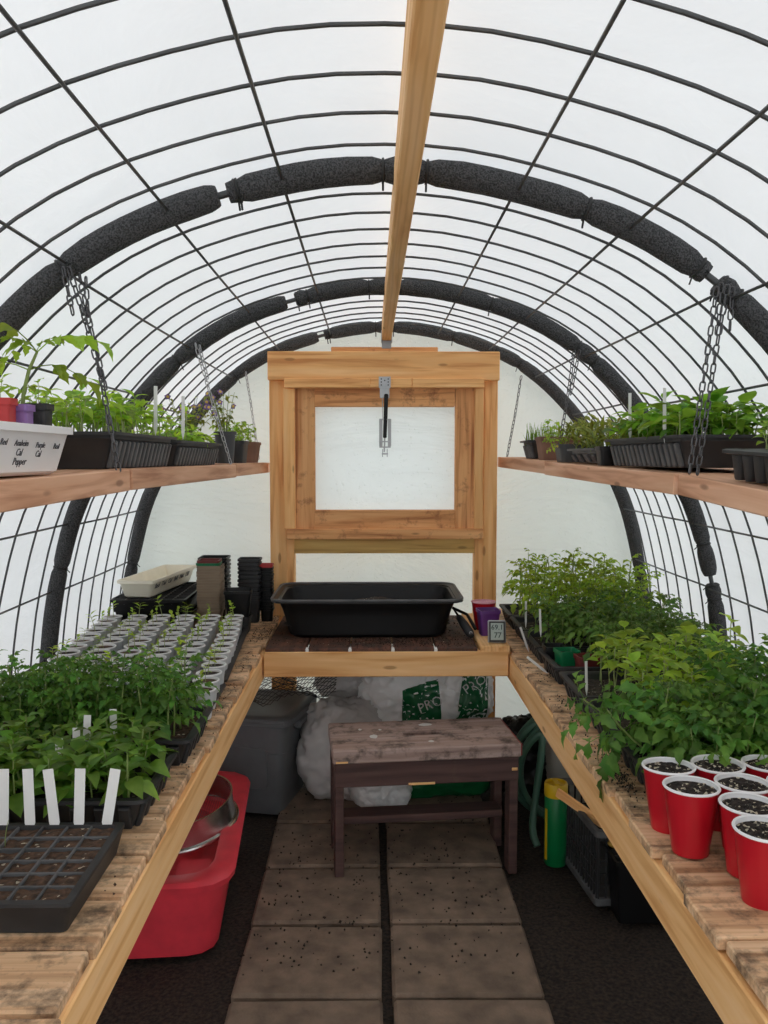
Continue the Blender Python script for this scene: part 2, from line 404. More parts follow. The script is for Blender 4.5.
# vault film
mb = MB(); ns, ny = 84, 60
for j in range(ny+1):
    y = Y_FRONT+(Y_END-Y_FRONT)*j/ny
    for i in range(ns+1):
        s = -SMAX+2*SMAX*i/ns; wob = .035+.004*nz(s*3, y*2.2, 1.3); p = prof(s, wob); mb.v.append((p.x+dxc(y), y, p.y))
for j in range(ny):
    for i in range(ns): a = j*(ns+1)+i; mb.f.append((a, a+1, a+ns+2, a+ns+1))
struct(obj('ceiling', mb.mesh('ceiling', 'film', 'all')))
def end_wall(name, Y, hole, mat):
    bm = bmesh.new(); out = [prof(-SMAX+2*SMAX*i/90, .033) for i in range(91)]
    def loop(pts):
        vs = [bm.verts.new((p[0]+(dxc(Y) if len(pts) > 4 else 0), Y, p[1])) for p in pts]
        for i in range(len(vs)): bm.edges.new((vs[i], vs[(i+1) % len(vs)]))
    loop(out)
    if hole: loop([(hole[0],hole[1]),(hole[2],hole[1]),(hole[2],hole[3]),(hole[0],hole[3])])
    bmesh.ops.triangle_fill(bm, use_beauty=True, edges=bm.edges[:])
    me = bpy.data.meshes.new(name); bm.to_mesh(me); bm.free(); me.materials.append(M[mat])
    return struct(obj(name, me))
YF = 3.72                                             # front face of the end frame
ha, hb = at(317, 512, YF+.1), at(453, 404, YF+.1)
end_wall('wall_back', Y_END, (ha.x-.05, ha.z-.05, hb.x+.05, hb.z+.05), 'film_end')
# near end wall, unseen, left out to let sky light in from behind
# ground and floor
mb = MB().add([(-14,-12,-.03),(14,-12,-.03),(14,16,-.03),(-14,16,-.03)], [(0,1,2,3)])
struct(obj('ground', mb.mesh('ground', 'bounce_ground')))
mb = MB(); n = 60
for j in range(n+1):
    for i in range(n+1):
        x = -1.2+2.52*i/n; y = Y_FRONT+(Y_END-Y_FRONT)*j/n; mb.v.append((x, y, -.012+.012*nz(x*9, y*9, 4)+.006*nz(x*25, y*25)))
for j in range(n):
    for i in range(n): a = j*(n+1)+i; mb.f.append((a, a+1, a+n+2, a+n+1))
floor = struct(obj('floor', mb.mesh('floor', 'earth', 'all')))
for (x0, x1) in ((-.37,.035),(.05,.46)):
    for k in range(9):
        y0 = .35+k*.355; me = MB().box((0,0,0), (x1-x0-.012, .335, .045), .008).mesh('paver', 'paver')
        obj('paver', me, floor, mw=Matrix.Translation(((x0+x1)/2, y0+.17, .002+.004*random.random())) @ Euler((random.uniform(-.008,.008), random.uniform(-.008,.008), random.uniform(-.02,.02))).to_matrix().to_4x4())
for nm, x in (('baseboard_left', XC-1.215), ('baseboard_right', XC+1.215)):
    struct(board(nm, (x, Y_FRONT+.02, .07), (x, Y_END-.02, .07), .035, .15, 'slat'))

# ------------------------------------------------------------------ wire panels
X2S = s_at_x
HY = [.60, 1.78, 2.96, 3.86]
cross_s = [k*.243 for k in range(-9, 10) if abs(k*.243) < SMAX-.02]
def wire_panel(y0, y1, label, ys):
    t = thing('wire_mesh_arch', label, 'wire mesh', (XC, (y0+y1)/2, 0), group='wire mesh panels of the tunnel')
    seg = [-SMAX+.02+(2*SMAX-.04)*i/72 for i in range(73)]
    base = None
    for y in ys:
        pts = []
        for s in seg: p = prof(s); pts.append((p.x, 0, p.y))
        if base is None: base = MB().tube(pts, .0034, 5).mesh('arch_wire', 'wire', 'all')
        obj('arch_wire', base, t, mw=Matrix.Translation((dxc(y), y, 0)))
    rod = MB().tube([(0,0,0),(0,(y1-y0)*.5,-.002),(0,y1-y0,0)], .0034, 5).mesh('cross_wire', 'wire', 'all')
    for s in cross_s:
        ym = (y0+y1)/2; s2 = X2S(prof(s).x-dxc(ym)) if abs(s) < 1.0 else s      # rods run straight along the tunnel
        p = prof(s2+.006*nz(s*3, y0), -.007); obj('cross_wire', rod, t, mw=Matrix.Translation((p.x+dxc(ym), y0, p.y)))
wire_panel(Y_FRONT+.05, .585, 'arched wire panel of the tunnel behind the viewer, out of sight', [y for y in [-.24,-.13,.02,.16,.31,.46]])
wire_panel(.60, 1.765, 'nearest arched wire mesh panel, in front of the first foam-covered hoop', [.60+.1475*k for k in range(1, 8)])
wire_panel(1.78, 2.945, 'arched wire mesh panel between the first and second foam-covered hoops', [1.78+.1475*k for k in range(1, 8)])
wire_panel(2.96, 3.85, 'farthest arched wire mesh panel, ending at the timber end frame', [2.96+.129*k for k in range(1, 7)])

# ------------------------------------------------------------------ foam-covered hoops
def hoop(Y, label, brk, gaps):
    SH = Matrix.Translation((dxc(Y), 0, 0))
    t = thing('foam_covered_hoop', label, 'hoop', (XC, Y, 0), group='foam-covered hoops')
    pts = [(lambda p: (p.x, Y, p.y))(prof(-SMAX+.01+(2*SMAX-.02)*i/72)) for i in range(73)]
    obj('rod', MB().tube(pts, .0075, 6).mesh('rod', 'wire', 'all'), t, mw=SH)
    ss = sorted(brk)
    for a, b in zip(ss[:-1], ss[1:]):
        if any(abs(a-g) < 1e-6 for g in gaps): a += .018
        if any(abs(b-g) < 1e-6 for g in gaps): b -= .014
        L = b-a; k = max(3, int(L/.05)); P = []; R = []
        sl = [a, a+.006, a+.022] + [a+.022+(L-.044)*i/k for i in range(1, k)] + [b-.022, b-.006, b]
        for s in sl:
            p = prof(s); e = min(s-a, b-s); P.append((p.x+.0015*nz(s*9, Y), Y+.002*nz(s*7, 5), p.y)); R.append((.0285+.0012*nz(s*14, Y, 3))*(.70 if e < .003 else .80 if e < .012 else .95 if e < .03 else 1))
        obj('foam_sleeve', MB().tube(P, R, 14).mesh('foam_sleeve', 'foam', True), t, mw=SH)
    for s in ss[1:-1]:
        if any(abs(s-g) < 1e-6 for g in gaps): s += .024
        p = prof(s); q = prof(s+.01); tan = (q-p).normalized()
        ring = []
        nrm = Vector((-tan.y, tan.x))
        for i in range(14):
            g = 2*PI*i/14; o2 = nrm*math.cos(g)*.0225; ring.append((p.x+o2.x, Y+math.sin(g)*.0225, p.y+o2.y))
        m = MB().tube(ring, .0032, 5, closed=True)
        ins = nrm if (Vector((XC, EYE))-p).dot(nrm) > 0 else -nrm
        a = Vector((p.x+ins.x*.026, Y-.008, p.y+ins.y*.026)); m.tube([a, a+Vector((ins.x*.012, -.006, ins.y*.012-.006))], .0022, 4)
        obj('zip_tie', m.mesh('zip_tie', 'rub', True), t, mw=SH)
g1, g2 = X2S(-.268), X2S(.735)
hoop(.60, 'foam-covered hoop nearest the viewer, overhead and out of sight', [-SMAX, -1.5, -.9, -.3, .3, .9, 1.5, SMAX], [])
hoop(HY[1], 'nearest foam-covered hoop, thick black sleeves crossing the top of the view', [-SMAX, -1.85, -1.38, X2S(-.60), g1, X2S(-.24), X2S(.055), X2S(.145), X2S(.475), X2S(.708), g2, X2S(.785), 1.3, 1.72, SMAX], [g1, g2])
g1, g2 = X2S(-.27), 1.665
hoop(HY[2], 'middle foam-covered hoop, second from the viewer', [-SMAX, -1.62, -1.2, X2S(-.66), g1, X2S(-.21), X2S(.0), X2S(.10), X2S(.42), X2S(.72), X2S(.78), 1.22, 1.54, g2, 1.74, SMAX], [g1, g2])
g1 = X2S(-.235)
hoop(HY[3], 'farthest foam-covered hoop, just in front of the end wall film', [-SMAX, -1.72, -1.25, X2S(-.62), X2S(-.44), g1, X2S(-.20), X2S(.01), X2S(.09), X2S(.36), X2S(.55), X2S(.66), 1.3, 1.75, SMAX], [g1])

# ------------------------------------------------------------------ ridge beam and timber end frame
t = thing('ridge_beam', 'long pale timber ridge beam running overhead to the end frame', 'beam', (.067, 1.4, 1.96))
board('timber', (.067, -.28, EYE+.545), (.067, 3.675, EYE+.545), .040, .089, 'fir', t)
m = MB().box((.067, 3.672, EYE+.488), (.040, .012, .040), .001); m.box((.045, 3.655, EYE+.515), (.003, .04, .05), .001); m.box((.089, 3.655, EYE+.515), (.003, .04, .05), .001)
for dx in (-.015,.015):
    for dz in (-.02,.0): m.tube([(.067+dx*.8, 3.667, EYE+.497+dz), (.067+dx*.8, 3.662, EYE+.497+dz)], .003, 6)
obj('joist_hanger', m.mesh('joist_hanger', 'zinc'), t, mw=Matrix.Identity(4))

def pxboard(name, x0, y0, x1, y1, Y, dep, mat, parent):
    a = at(x0, y1, Y); b = at(x1, y0, Y); W, H = b.x-a.x, b.z-a.z; c = ((a.x+b.x)/2, Y+dep/2, (a.z+b.z)/2)
    if W >= H: return board(name, (a.x, c[1], c[2]), (b.x, c[1], c[2]), dep, H, mat, parent)
    me = MB().box((0,0,0), (H, dep, W), .003).mesh(name, mat)
    return obj(name, me, parent, mw=Matrix.Translation(c) @ Matrix.Rotation(-PI/2, 4, 'Y'))
fr = thing('timber_end_frame', 'orange cedar timber frame around the vent window at the far end', 'frame', (.065, YF, 0))
pb = at(276, 560, YF)
for (x0, x1) in ((269,285.8),(484,498)):
    a = at(x0, 385, YF+.01); b = at(x1, 385, YF+.01)
    me = MB().box((0,0,0), (a.z+.02, .085, b.x-a.x), .003).mesh('post', 'cedar')
    obj('post', me, fr, mw=Matrix.Translation(((a.x+b.x)/2, YF+.0525, (a.z+.02)/2)) @ Matrix.Rotation(-PI/2, 4, 'Y'))
for (x0, x1) in ((286.0,294),(475,483.8)):
    a = at(x0, 528, YF+.02); b = at(x1, 528, YF+.02)
    me = MB().box((0,0,0), (a.z, .085, b.x-a.x), .003).mesh('inner_post', 'cedar')
    obj('inner_post', me, fr, mw=Matrix.Translation(((a.x+b.x)/2, YF+.063, a.z/2)) @ Matrix.Rotation(-PI/2, 4, 'Y'))
pxboard('header', 267.5, 351.5, 500, 380, YF-.03, .05, 'cedar', fr)
pxboard('top_cap', 331, 347, 438, 352.5, YF+.03, .05, 'cedar_dark', fr)
pxboard('header_trim', 284, 378, 370, 387.5, YF-.045, .06, 'cedar', fr)
pxboard('header_trim', 369.8, 378, 412.2, 387.5, YF-.043, .06, 'cedar', fr)
pxboard('header_trim', 412.3, 378, 484.5, 387.5, YF-.046, .06, 'cedar', fr)
for (x0, x1) in ((284,294.5),(474,484)): pxboard('stop_board', x0, 388, x1, 529, YF-.02, .04, 'cedar', fr)
pxboard('sill', 286.5, 529, 483.5, 539.5, YF-.03, .06, 'cedar_dark', fr)
pxboard('lower_rail', 290, 537, 480, 553.5, YF+.035, .038, 'fir_green', fr)
win = bpy.data.objects.new('window_1', None); link(win); win.matrix_basis = Matrix.Translation(at(384, 529, YF)); struct(win)
for (x0, x1) in ((292,314.6),(454.8,477.5)): pxboard('sash_stile', x0, 384, x1, 531, YF, .038, 'cedar_dark', win)
for (y0, y1) in ((384,406.6),(510,531)): pxboard('sash_rail', 314.4, y0, 455.0, y1, YF+.001, .037, 'cedar_dark', win)
a, b = at(312, 513, YF+.045), at(458, 403, YF+.045)
mb = MB(); n = 16
for j in range(n+1):
    for i in range(n+1): x = a.x+(b.x-a.x)*i/n; z = a.z+(b.z-a.z)*j/n; mb.v.append((x, YF+.045+.002*nz(x*6, z*6), z))
for j in range(n):
    for i in range(n): q = j*(n+1)+i; mb.f.append((q, q+1, q+n+2, q+n+1))
obj('pane', mb.mesh('pane', 'pane', 'all'), win, mw=Matrix.Identity(4))
# vent opener
vo = thing('vent_opener', 'silver and black automatic vent opener hanging in front of the window', 'vent opener', at(384.5, 447, YF-.06))
def bx(name, x0, y0, x1, y1, Y, dep, mat, root, bev=.001):
    a = at(x0, y1, Y); b = at(x1, y0, Y)
    return obj(name, MB().box(((a.x+b.x)/2, Y+dep/2, (a.z+b.z)/2), (b.x-a.x, dep, b.z-a.z), bev).mesh(name, mat), root, mw=Matrix.Identity(4))
bx('mounting_plate', 378.8, 376.5, 390.6, 388, YF-.053, .007, 'zinc', vo)
for (px, py) in ((381.3,379),(381.3,382),(381.3,385),(388.2,379),(388.2,382),(388.2,385),(384.7,380.5)):
    p = at(px, py, YF-.054); obj('screw', MB().tube([(p.x, p.y+.003, p.z), (p.x, p.y-.003, p.z)], .0032, 6).mesh('screw', 'rub'), vo, mw=Matrix.Identity(4))
bx('hinge_bracket', 379.8, 387.5, 389.4, 398, YF-.055, .012, 'zinc', vo)
p0, p1 = at(386.3, 394, YF-.075), at(384.8, 438, YF-.10)
obj('cylinder', MB().tube([p0, p0.lerp(p1,.02), p0.lerp(p1,.98), p1], [.006,.0095,.0085,.005], 10).mesh('cylinder', 'black', True), vo, mw=Matrix.Identity(4))
p2 = at(384.2, 452, YF-.10)
obj('piston_rod', MB().tube([p1, p2], .0035, 6).mesh('piston_rod', 'zinc', True), vo, mw=Matrix.Identity(4))
for x in (379.6, 388.3): bx('guide_rail', x-.4, 419, x+2.9, 446.5, YF-.088, .014, 'silver', vo)
for y in (418.7, 441, 446.5): bx('guide_bar', 379.3, y, 390.7, y+1.2, YF-.095, .008, 'zinc', vo)
bx('end_fork', 381.8, 453, 388, 454.6, YF-.1, .008, 'zinc', vo)
for x in (382.2, 386.8): bx('end_pin', x, 449, x+.8, 457, YF-.1, .006, 'zinc', vo)
obj('spring_wire', MB().tube([at(382.3, 398, YF-.06), at(382.8, 420, YF-.085)], .0016, 5).mesh('spring_wire', 'zinc'), vo, mw=Matrix.Identity(4))

# ------------------------------------------------------------------ benches
ZB = EYE-.70                                          # bench top
def side_bench(label, xf_, xb, sgn):
    t = thing('slatted_bench', label, 'bench', ((xf_+xb)/2, 2.2, 0), group='long slatted benches')
    board('front_beam', (xf_, .45, ZB-.02-.046), (xf_, 3.80, ZB-.02-.046), .038, .092, 'fir', t)
    board('back_beam', (xb-sgn*.03, .45, ZB-.066), (xb-sgn*.03, 3.80, ZB-.066), .038, .09, 'slat', t)
    y = .48; k = 0
    while y < 3.78:
        wd = random.uniform(.126,.138); dz = random.uniform(-.005,.005); e = xf_-sgn*(.014+random.uniform(-.008,.010))
        board('slat', (e, y+wd/2, ZB-.0095+dz), (xb, y+wd/2+random.uniform(-.004,.004), ZB-.0095+dz), wd, .021, 'slat', t)
        y += wd+random.uniform(.006,.014); k += 1
    for y in (.6, 1.9, 3.74):
        for x in ((xb-sgn*.07),) + (((xf_+sgn*.10),) if y < 1 else ()):
            me = MB().box((0,0,0), (ZB-.06, .07, .06), .003).mesh('leg', 'slat')
            obj('leg', me, t, mw=Matrix.Translation((x, y, (ZB-.06)/2)) @ Matrix.Rotation(-PI/2, 4, 'Y'))
side_bench('long slatted wooden bench along the left side, holding trays and white cups', -.414, -1.07, -1)
side_bench('long slatted wooden bench along the right side, holding tomato trays and red cups', .524, 1.19, 1)
t = thing('potting_bench', 'timber potting bench across the far end under the black tub', 'bench', (.06, 3.4, 0))
board('front_beam', (-.39, 3.062, ZB-.047), (.50, 3.062, ZB-.047), .038, .092, 'fir', t)
board('back_beam', (-.39, 3.66, ZB-.06), (.50, 3.66, ZB-.06), .038, .09, 'slat', t)
xs = -.385
for k in range(5):
    wd = .148; board('plank', (xs+wd/2, 3.048, ZB-.001+.002*random.random()), (xs+wd/2, 3.70, ZB-.001), wd, .022, 'plank_dark', t); xs += wd+.008
board('plank', (xs+.056, 3.045, ZB+.004), (xs+.056, 3.70, ZB+.004), .108, .030, 'fir', t)
for k in range(4):
    x = -.385+.156*(k+1)-.004; obj('lit_gap', MB().box((x, 3.060, ZB+.004), (.012, .03, .012), .002).mesh('lit_gap', 'tag'), t, mw=Matrix.Identity(4))  # white blocks stand in for daylight showing through the plank gaps
me = MB().box((0,0,0), (ZB-.105, .05, .04), .003).mesh('leg', 'cedar_dark'); obj('leg', me, t, mw=Matrix.Translation((.470, 3.655, (ZB-.105)/2)) @ Matrix.Rotation(-PI/2, 4, 'Y'))

# ------------------------------------------------------------------ hanging shelves
def lx(y): return -.512+.024*(y-1.78)
def rx(y): return .664-.043*(y-1.78)
ZL = EYE-.024
def zl(y): return ZL-.0145*max(0, 1.815-y)
def rz_(y): return EYE-.033 + (y-1.84)*.0175 if y > 1.84 else EYE-.0345-(1.84-y)*.058
def shelf(label, secs, xf_, zf, sgn, group='hanging timber shelves'):
    y0, y1 = secs[0][0], secs[-1][1]
    t = thing('hanging_shelf', label, 'shelf', (xf_((y0+y1)/2)+sgn*.2, (y0+y1)/2, zf(1.9)-.05), group=group)
    for (a, b, dx, dz) in secs:
        for k in range(3):
            off = sgn*(.07+k*.146); a_, b_ = a+.002, b-.002
            x0, x1 = xf_(a_)+off+dx, xf_(b_)+off+dx
            if k == 2: off = off
            board('shelf_board', (x0, a_, zf(a_)-.0225+dz-(.001*k)), (x1, b_, zf(b_)-.0225+dz-(.001*k)), .141, .045, 'shelf', t, bev=.002)
shelf('left hanging shelf of pinkish boards below the chains, carrying planter and trays', [(.55,1.815,0,0),(1.815,3.03,.004,.001),(3.03,3.86,.004,.004)], lx, zl, -1)
shelf('right hanging shelf of pinkish boards below the chains, carrying seedling trays', [(.55,1.838,.004,0),(1.838,2.98,-.004,.0),(2.98,3.84,-.004,.003)], rx, rz_, 1)

# ------------------------------------------------------------------ chains
def link_mesh():
    R = .0052; h = .0062; pts = []
    for i in range(6): a = PI*i/5; pts.append((R*math.cos(a), 0, h+R*math.sin(a)))
    for i in range(6): a = PI+PI*i/5; pts.append((R*math.cos(a), 0, -h+R*math.sin(a)))
    return MB().tube(pts, .0019, 5, closed=True)
LINK = {'steel': link_mesh().mesh('link', 'steel', 'all'), 'steel_bright': link_mesh().mesh('link', 'steel_bright', 'all')}
def chain(label, strands, mat='steel', sc_=1.25):
    t = thing('chain', label, 'chain', strands[0][0], group='shelf hanging chains')
    for (a, b) in strands:
        a, b = Vector(a), Vector(b); pit = .0190*sc_; n = max(2, int((b-a).length/pit)); d = (b-a).normalized()
        q = frame_x(d, Vector((0,1,0)))
        for i in range(n+1):
            p = a.lerp(b, i/n)
            R = q @ Matrix.Rotation(PI/2, 4, 'Y') @ Matrix.Rotation((PI/4 if i % 2 else -PI/4)+random.uniform(-.25,.25), 4, 'Z')
            obj('link', LINK[mat], t, mw=Matrix.Translation(p) @ R @ Matrix.Scale(sc_, 4))
    return t
def hang(label, lines, Y, mat, sc_):
    st = []
    for ln in lines:
        P = [at(*p, Y-.036) for p in ln]
        st += list(zip(P[:-1], P[1:]))
    chain(label, st, mat, sc_)
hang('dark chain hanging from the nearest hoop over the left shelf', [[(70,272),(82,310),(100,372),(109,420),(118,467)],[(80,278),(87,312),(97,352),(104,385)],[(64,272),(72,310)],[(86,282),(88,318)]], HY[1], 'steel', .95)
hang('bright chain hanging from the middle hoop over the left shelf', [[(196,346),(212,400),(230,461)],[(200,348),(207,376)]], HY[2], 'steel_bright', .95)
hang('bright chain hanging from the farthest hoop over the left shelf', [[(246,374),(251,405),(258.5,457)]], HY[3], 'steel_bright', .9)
hang('dark chain hanging from the nearest hoop over the right shelf', [[(716,292),(708,350),(690,469)],[(727,290),(716,350),(698,470)],[(721,288),(718,330)],[(732,292),(730,326)]], HY[1], 'steel', .95)
hang('dark chain hanging from the middle hoop over the right shelf', [[(574,353),(567,400),(558,455)],[(579,353),(571,392)]], HY[2], 'steel', .95)
hang('dark chain hanging from the farthest hoop over the right shelf', [[(521,378),(515,415),(507,457)]], HY[3], 'steel', .9)

# ------------------------------------------------------------------ plants
def strip_leaf(L, W, droop, fold, pet=.18, n=6, lobes=0, seed=0):
    """one blade: petiole, then a folded drooping blade; base at the origin, growing along +x"""
    v = []; f = []
    for i in range(n+1):
        t = i/n; u = max(0, (t-pet)/(1-pet))
        wd = W*.5*(math.sin(PI*min(1, u**.72)) if u > 0 else 0)
        if lobes: wd *= 1+.28*math.sin(u*PI*2*lobes+.6)
        wd = max(wd, .035*W)
        if i == n: wd = .002*W
        x = L*t*(1-.18*droop*t); z = -droop*L*.75*t*t + .05*L*math.sin(t*3)
        tw = .12*math.sin(seed+3*t)
        v += [(x, -wd, z+fold*wd+tw*wd), (x, 0, z), (x, wd, z+fold*wd-tw*wd)]
    for i in range(n):
        a = i*3; f += [(a, a+3, a+4, a+1), (a+1, a+4, a+5, a+2)]
    return v, f
def ovate(L, W, droop=.5, fold=.3, seed=0, pet=.2): return MB().add(*strip_leaf(L, W, droop, fold, pet, 6, 0, seed))
def compound(L, droop=.6, pairs=2, size=.5, seed=0):
    r = random.Random(seed); m = MB(); P = []
    for i in range(6):
        t = i/5; P.append(Vector((L*t*(1-.2*droop*t), L*.03*math.sin(t*4+seed), L*(.14*math.sin(t*2.2)-.62*droop*t*t))))
    m.tube(P, [.0016,.0014,.0012,.001,.0009,.0007], 4, caps=False)
    def pt(t): k = min(4, int(t*5)); return P[k].lerp(P[k+1], t*5-k)
    for k in range(pairs):
        t = .42+.36*k/max(1, pairs-1) if pairs > 1 else .6
        for sd in (-1, 1):
            ll = L*size*(.85-.12*k)*r.uniform(.8,1.15)
            v, f = strip_leaf(ll, ll*.52, .6*r.uniform(.7,1.5), .3, .10, 8, 3, seed+k+sd)
            mt = Matrix.Translation(pt(t+r.uniform(-.04,.04))) @ Euler((sd*r.uniform(-.3,.2), .15+.5*droop*t+r.uniform(-.15,.15), sd*r.uniform(.85,1.25))).to_matrix().to_4x4()
            m.add([mt @ Vector(q) for q in v], f)
    v, f = strip_leaf(L*size*1.1, L*size*.58, .65, .3, .08, 9, 3, seed)
    mt = Matrix.Translation(pt(.97)) @ Euler((r.uniform(-.2,.2), .25+.75*droop, r.uniform(-.2,.2))).to_matrix().to_4x4()
    return m.add([mt @ Vector(q) for q in v], f)
LEAVES = {}
def leafset(key, gen, mat, n=6):
    LEAVES[key] = [gen(i).mesh('leaf', mat, 'all') for i in range(n)]; return LEAVES[key]
for k, mt in (('tom','tomato'),('tomd','tomato_dark'),('tomp','tomato_pale')):
    leafset(k, lambda i: compound(.10, .35+.13*i, 2, .52, 17*i+3), mt)
for k, mt in (('pep','pepper'),('pepp','pepper_pale'),('sh','shelf_leaf'),('sh2','shelf_leaf2'),('herb','herb'),('yel','yellow_leaf')):
    leafset(k, lambda i: ovate(.06, .038, .25+.17*i, .25+.05*(i % 3), i), mt)
leafset('cot', lambda i: ovate(.022, .009, .1+.15*i, .2, i, .1), 'pepper_pale', 3)
leafset('narrow', lambda i: ovate(.04, .009, -.1+.12*i, .3, i, .1), 'herb', 4)
STEMS = {}
def stem(key, h, r0, r1, bend, mat, seed):
    r = random.Random(seed); P = []
    for i in range(5):
        t = i/4; P.append((bend*h*math.sin(t*2+seed)*t, bend*h*math.cos(t*1.7+seed)*t*.7, h*t))
    return MB().tube(P, [r0+(r1-r0)*i/4 for i in range(5)], 5).mesh('stem', mat, 'all'), [Vector(p) for p in P]
def rotmat(az, el, roll=0): return Matrix.Rotation(az, 4, 'Z') @ Matrix.Rotation(-el, 4, 'Y') @ Matrix.Rotation(roll, 4, 'X')
def proto(kind, seed):
    """list of (part name, mesh, local matrix)"""
    r = random.Random(seed*7+1); out = []
    spec = dict(
      tomato=('tom', .19, .0028, .0016, .06, 'stem', 7), tomato_fine=('tom', .145, .0026, .0015, .1, 'stem', 11), tomato_big=('tom', .185, .0032, .0018, .10, 'stem', 10), tomato_dark=('tomd', .14, .0024, .0014, .08, 'stem', 9), tomato_pale=('tomp', .25, .0028, .0016, .08, 'stem', 11),
      pepper=('pep', .095, .0026, .0016, .08, 'stem', 11), pale=('pepp', .14, .002, .0014, .07, 'stem_pale', 7), shelf=('sh', .095, .0018, .0012, .08, 'stem_pale', 6),
      shelf2=('sh2', .085, .0018, .0012, .06, 'stem_pale', 7), small=('cot', .05, .0011, .0008, .1, 'stem_pale', 6), basil=('sh', .04, .0014, .001, .1, 'stem_pale', 6),
      herb=('narrow', .075, .0016, .001, .1, 'stem', 16), bushy=('sh', .085, .0014, .001, .16, 'stem_pale', 9))[kind]
    key, h, r0, r1, bend, sm, nl = spec; h *= r.uniform(.85, 1.15)
    me, P = stem(kind, h, r0, r1, bend, sm, seed); out.append(('stem', me, Matrix.Identity(4)))
    def pt(t): k = min(3, int(t*4)); return P[k].lerp(P[k+1], t*4-k)
    az = r.uniform(0, 6.28)
    for i in range(nl):
        u = i/(nl-1); az += 2.4+r.uniform(-.4,.4)
        if key.startswith('tom'):
            t = .38+.6*u; s = (1.08-.5*u)*r.uniform(.85,1.12)*(1 if kind != 'tomato_pale' else .85); el = .25+.75*u+r.uniform(-.2,.2)
            if kind == 'tomato_big': s *= 1.34; el -= .15; t = .25+.72*u
            if kind == 'tomato_fine': s *= .66; t = .3+.68*u
            if kind == 'tomato_dark': s *= .8
        elif kind == 'small': t = .6+.4*(i//2)/2; az += .74; s = r.uniform(.8,1.3); el = .25+r.uniform(-.1,.3)
        elif kind == 'herb': t = .2+.8*u; s = r.uniform(.5,1.1); el = r.uniform(.2,1.0)
        elif kind == 'basil': t = .55+.45*u; s = r.uniform(.45,.75); el = r.uniform(-.1,.5)
        elif kind == 'bushy': t = .3+.7*u; s = r.uniform(.35,.6); el = r.uniform(-.1,.7)
        elif kind in ('pale','shelf'): t = .62+.38*u; s = (.55+.32*r.random())*(1.15 if kind == 'pale' else .9); el = .1+.5*u+r.uniform(-.2,.25)
        elif kind == 'shelf2': t = .5+.5*u; s = .75+.45*r.random(); el = .05+.5*u+r.uniform(-.2,.3)
        else: t = .25+.75*u; s = (1.25-.6*u)*r.uniform(.85,1.15); el = .05+.8*u+r.uniform(-.2,.2)
        out.append(('leaf', r.choice(LEAVES[key]), Matrix.Translation(pt(min(.999, t))) @ rotmat(az, el, r.uniform(-.25,.25)) @ Matrix.Scale(s, 4)))
    if kind in ('tomato_pale',) and r.random() < .5:
        out.append(('leaf', r.choice(LEAVES['yel']), Matrix.Translation(pt(.3)) @ rotmat(az+1, -.3) @ Matrix.Scale(.6, 4)))
    return out
PROTO = {}
def plant(kind, name, loc, label, cat, group, s=1.0, tilt=.08, az=None, nv=6):
    if kind not in PROTO: PROTO[kind] = [proto(kind, i+1) for i in range(nv)]
    pr = random.choice(PROTO[kind])
    e = Euler((random.uniform(-tilt, tilt), random.uniform(-tilt, tilt), random.uniform(0, 6.28) if az is None else az))
    t = thing(name, label, cat, group=group, mat=Matrix.LocRotScale(Vector(loc), e, Vector((s, s, s))))
    for nm, me, ml in pr: obj(nm, me, t, ml=ml)
    return t

# ------------------------------------------------------------------ containers
def soil_grid(hx, hy, z, name='soil', mat='soil', amp=.004, n=14, r=.01):
    m = MB()
    for j in range(n+1):
        for i in range(n+1):
            x = -hx+2*hx*i/n; y = -hy+2*hy*j/n; m.v.append((x, y, z+amp*nz(x*40, y*40, z*9)+amp*.6*random.uniform(-1,1)))
    for j in range(n):
        for i in range(n): a = j*(n+1)+i; m.f.append((a, a+1, a+n+2, a+n+1))
    return m
def seed_tray(label, x0, x1, y0, y1, z, H=.065, rz=0, mat='black2', ribs=(9,5), soil='soil', soil_z=None, group=None, name='seed_tray', ribmat=None, rim=.014):
    cx, cy = (x0+x1)/2, (y0+y1)/2; hx, hy = abs(x1-x0)/2-rim, (y1-y0)/2-rim
    t = thing(name, label, 'tray', (cx, cy, z), rz, group)
    m = MB().loft([(hx-.018, hy-.018, 0, .012), (hx-.002, hy-.002, H-.016, .012), (hx, hy, H-.014, .012), (hx, hy, H, .012), (hx+rim, hy+rim, H, .016), (hx+rim, hy+rim, H-.007, .016)], cap0=True)
    m.loft([(hx-.0005, hy-.0005, H, .012), (hx-.006, hy-.006, H-.004, .012), (hx-.02, hy-.02, .006, .012)])
    part('body', m, mat, t, True)
    rb = MB()
    sl = math.atan2(.016, H-.016)
    for k in range(ribs[0]):
        y = -hy+.03+(2*hy-.06)*k/(ribs[0]-1)
        for sd in (-1, 1): rb.box((sd*(hx-.006), y, (H-.016)/2), (.010, (2*hy-.06)/ribs[0]*.55, H-.018), .003, Matrix.Rotation(sd*sl, 3, 'Y'))
    for k in range(ribs[1]):
        x = -hx+.03+(2*hx-.06)*k/max(1, ribs[1]-1)
        for sd in (-1, 1): rb.box((x, sd*(hy-.006), (H-.016)/2), ((2*hx-.06)/ribs[1]*.55, .010, H-.018), .003, Matrix.Rotation(-sd*sl, 3, 'X'))
    part('rib_band', rb, ribmat or mat, t)['kind'] = 'stuff'
    zs = H-.018 if soil_z is None else soil_z
    if soil: part('soil', soil_grid(hx-.008, hy-.008, zs, mat=soil), soil, t, 'all')
    return t, z+zs
ORD = ['first','second','third','fourth','fifth','sixth','seventh','eighth','ninth','tenth','eleventh','twelfth','thirteenth','fourteenth','fifteenth','sixteenth','seventeenth','eighteenth']
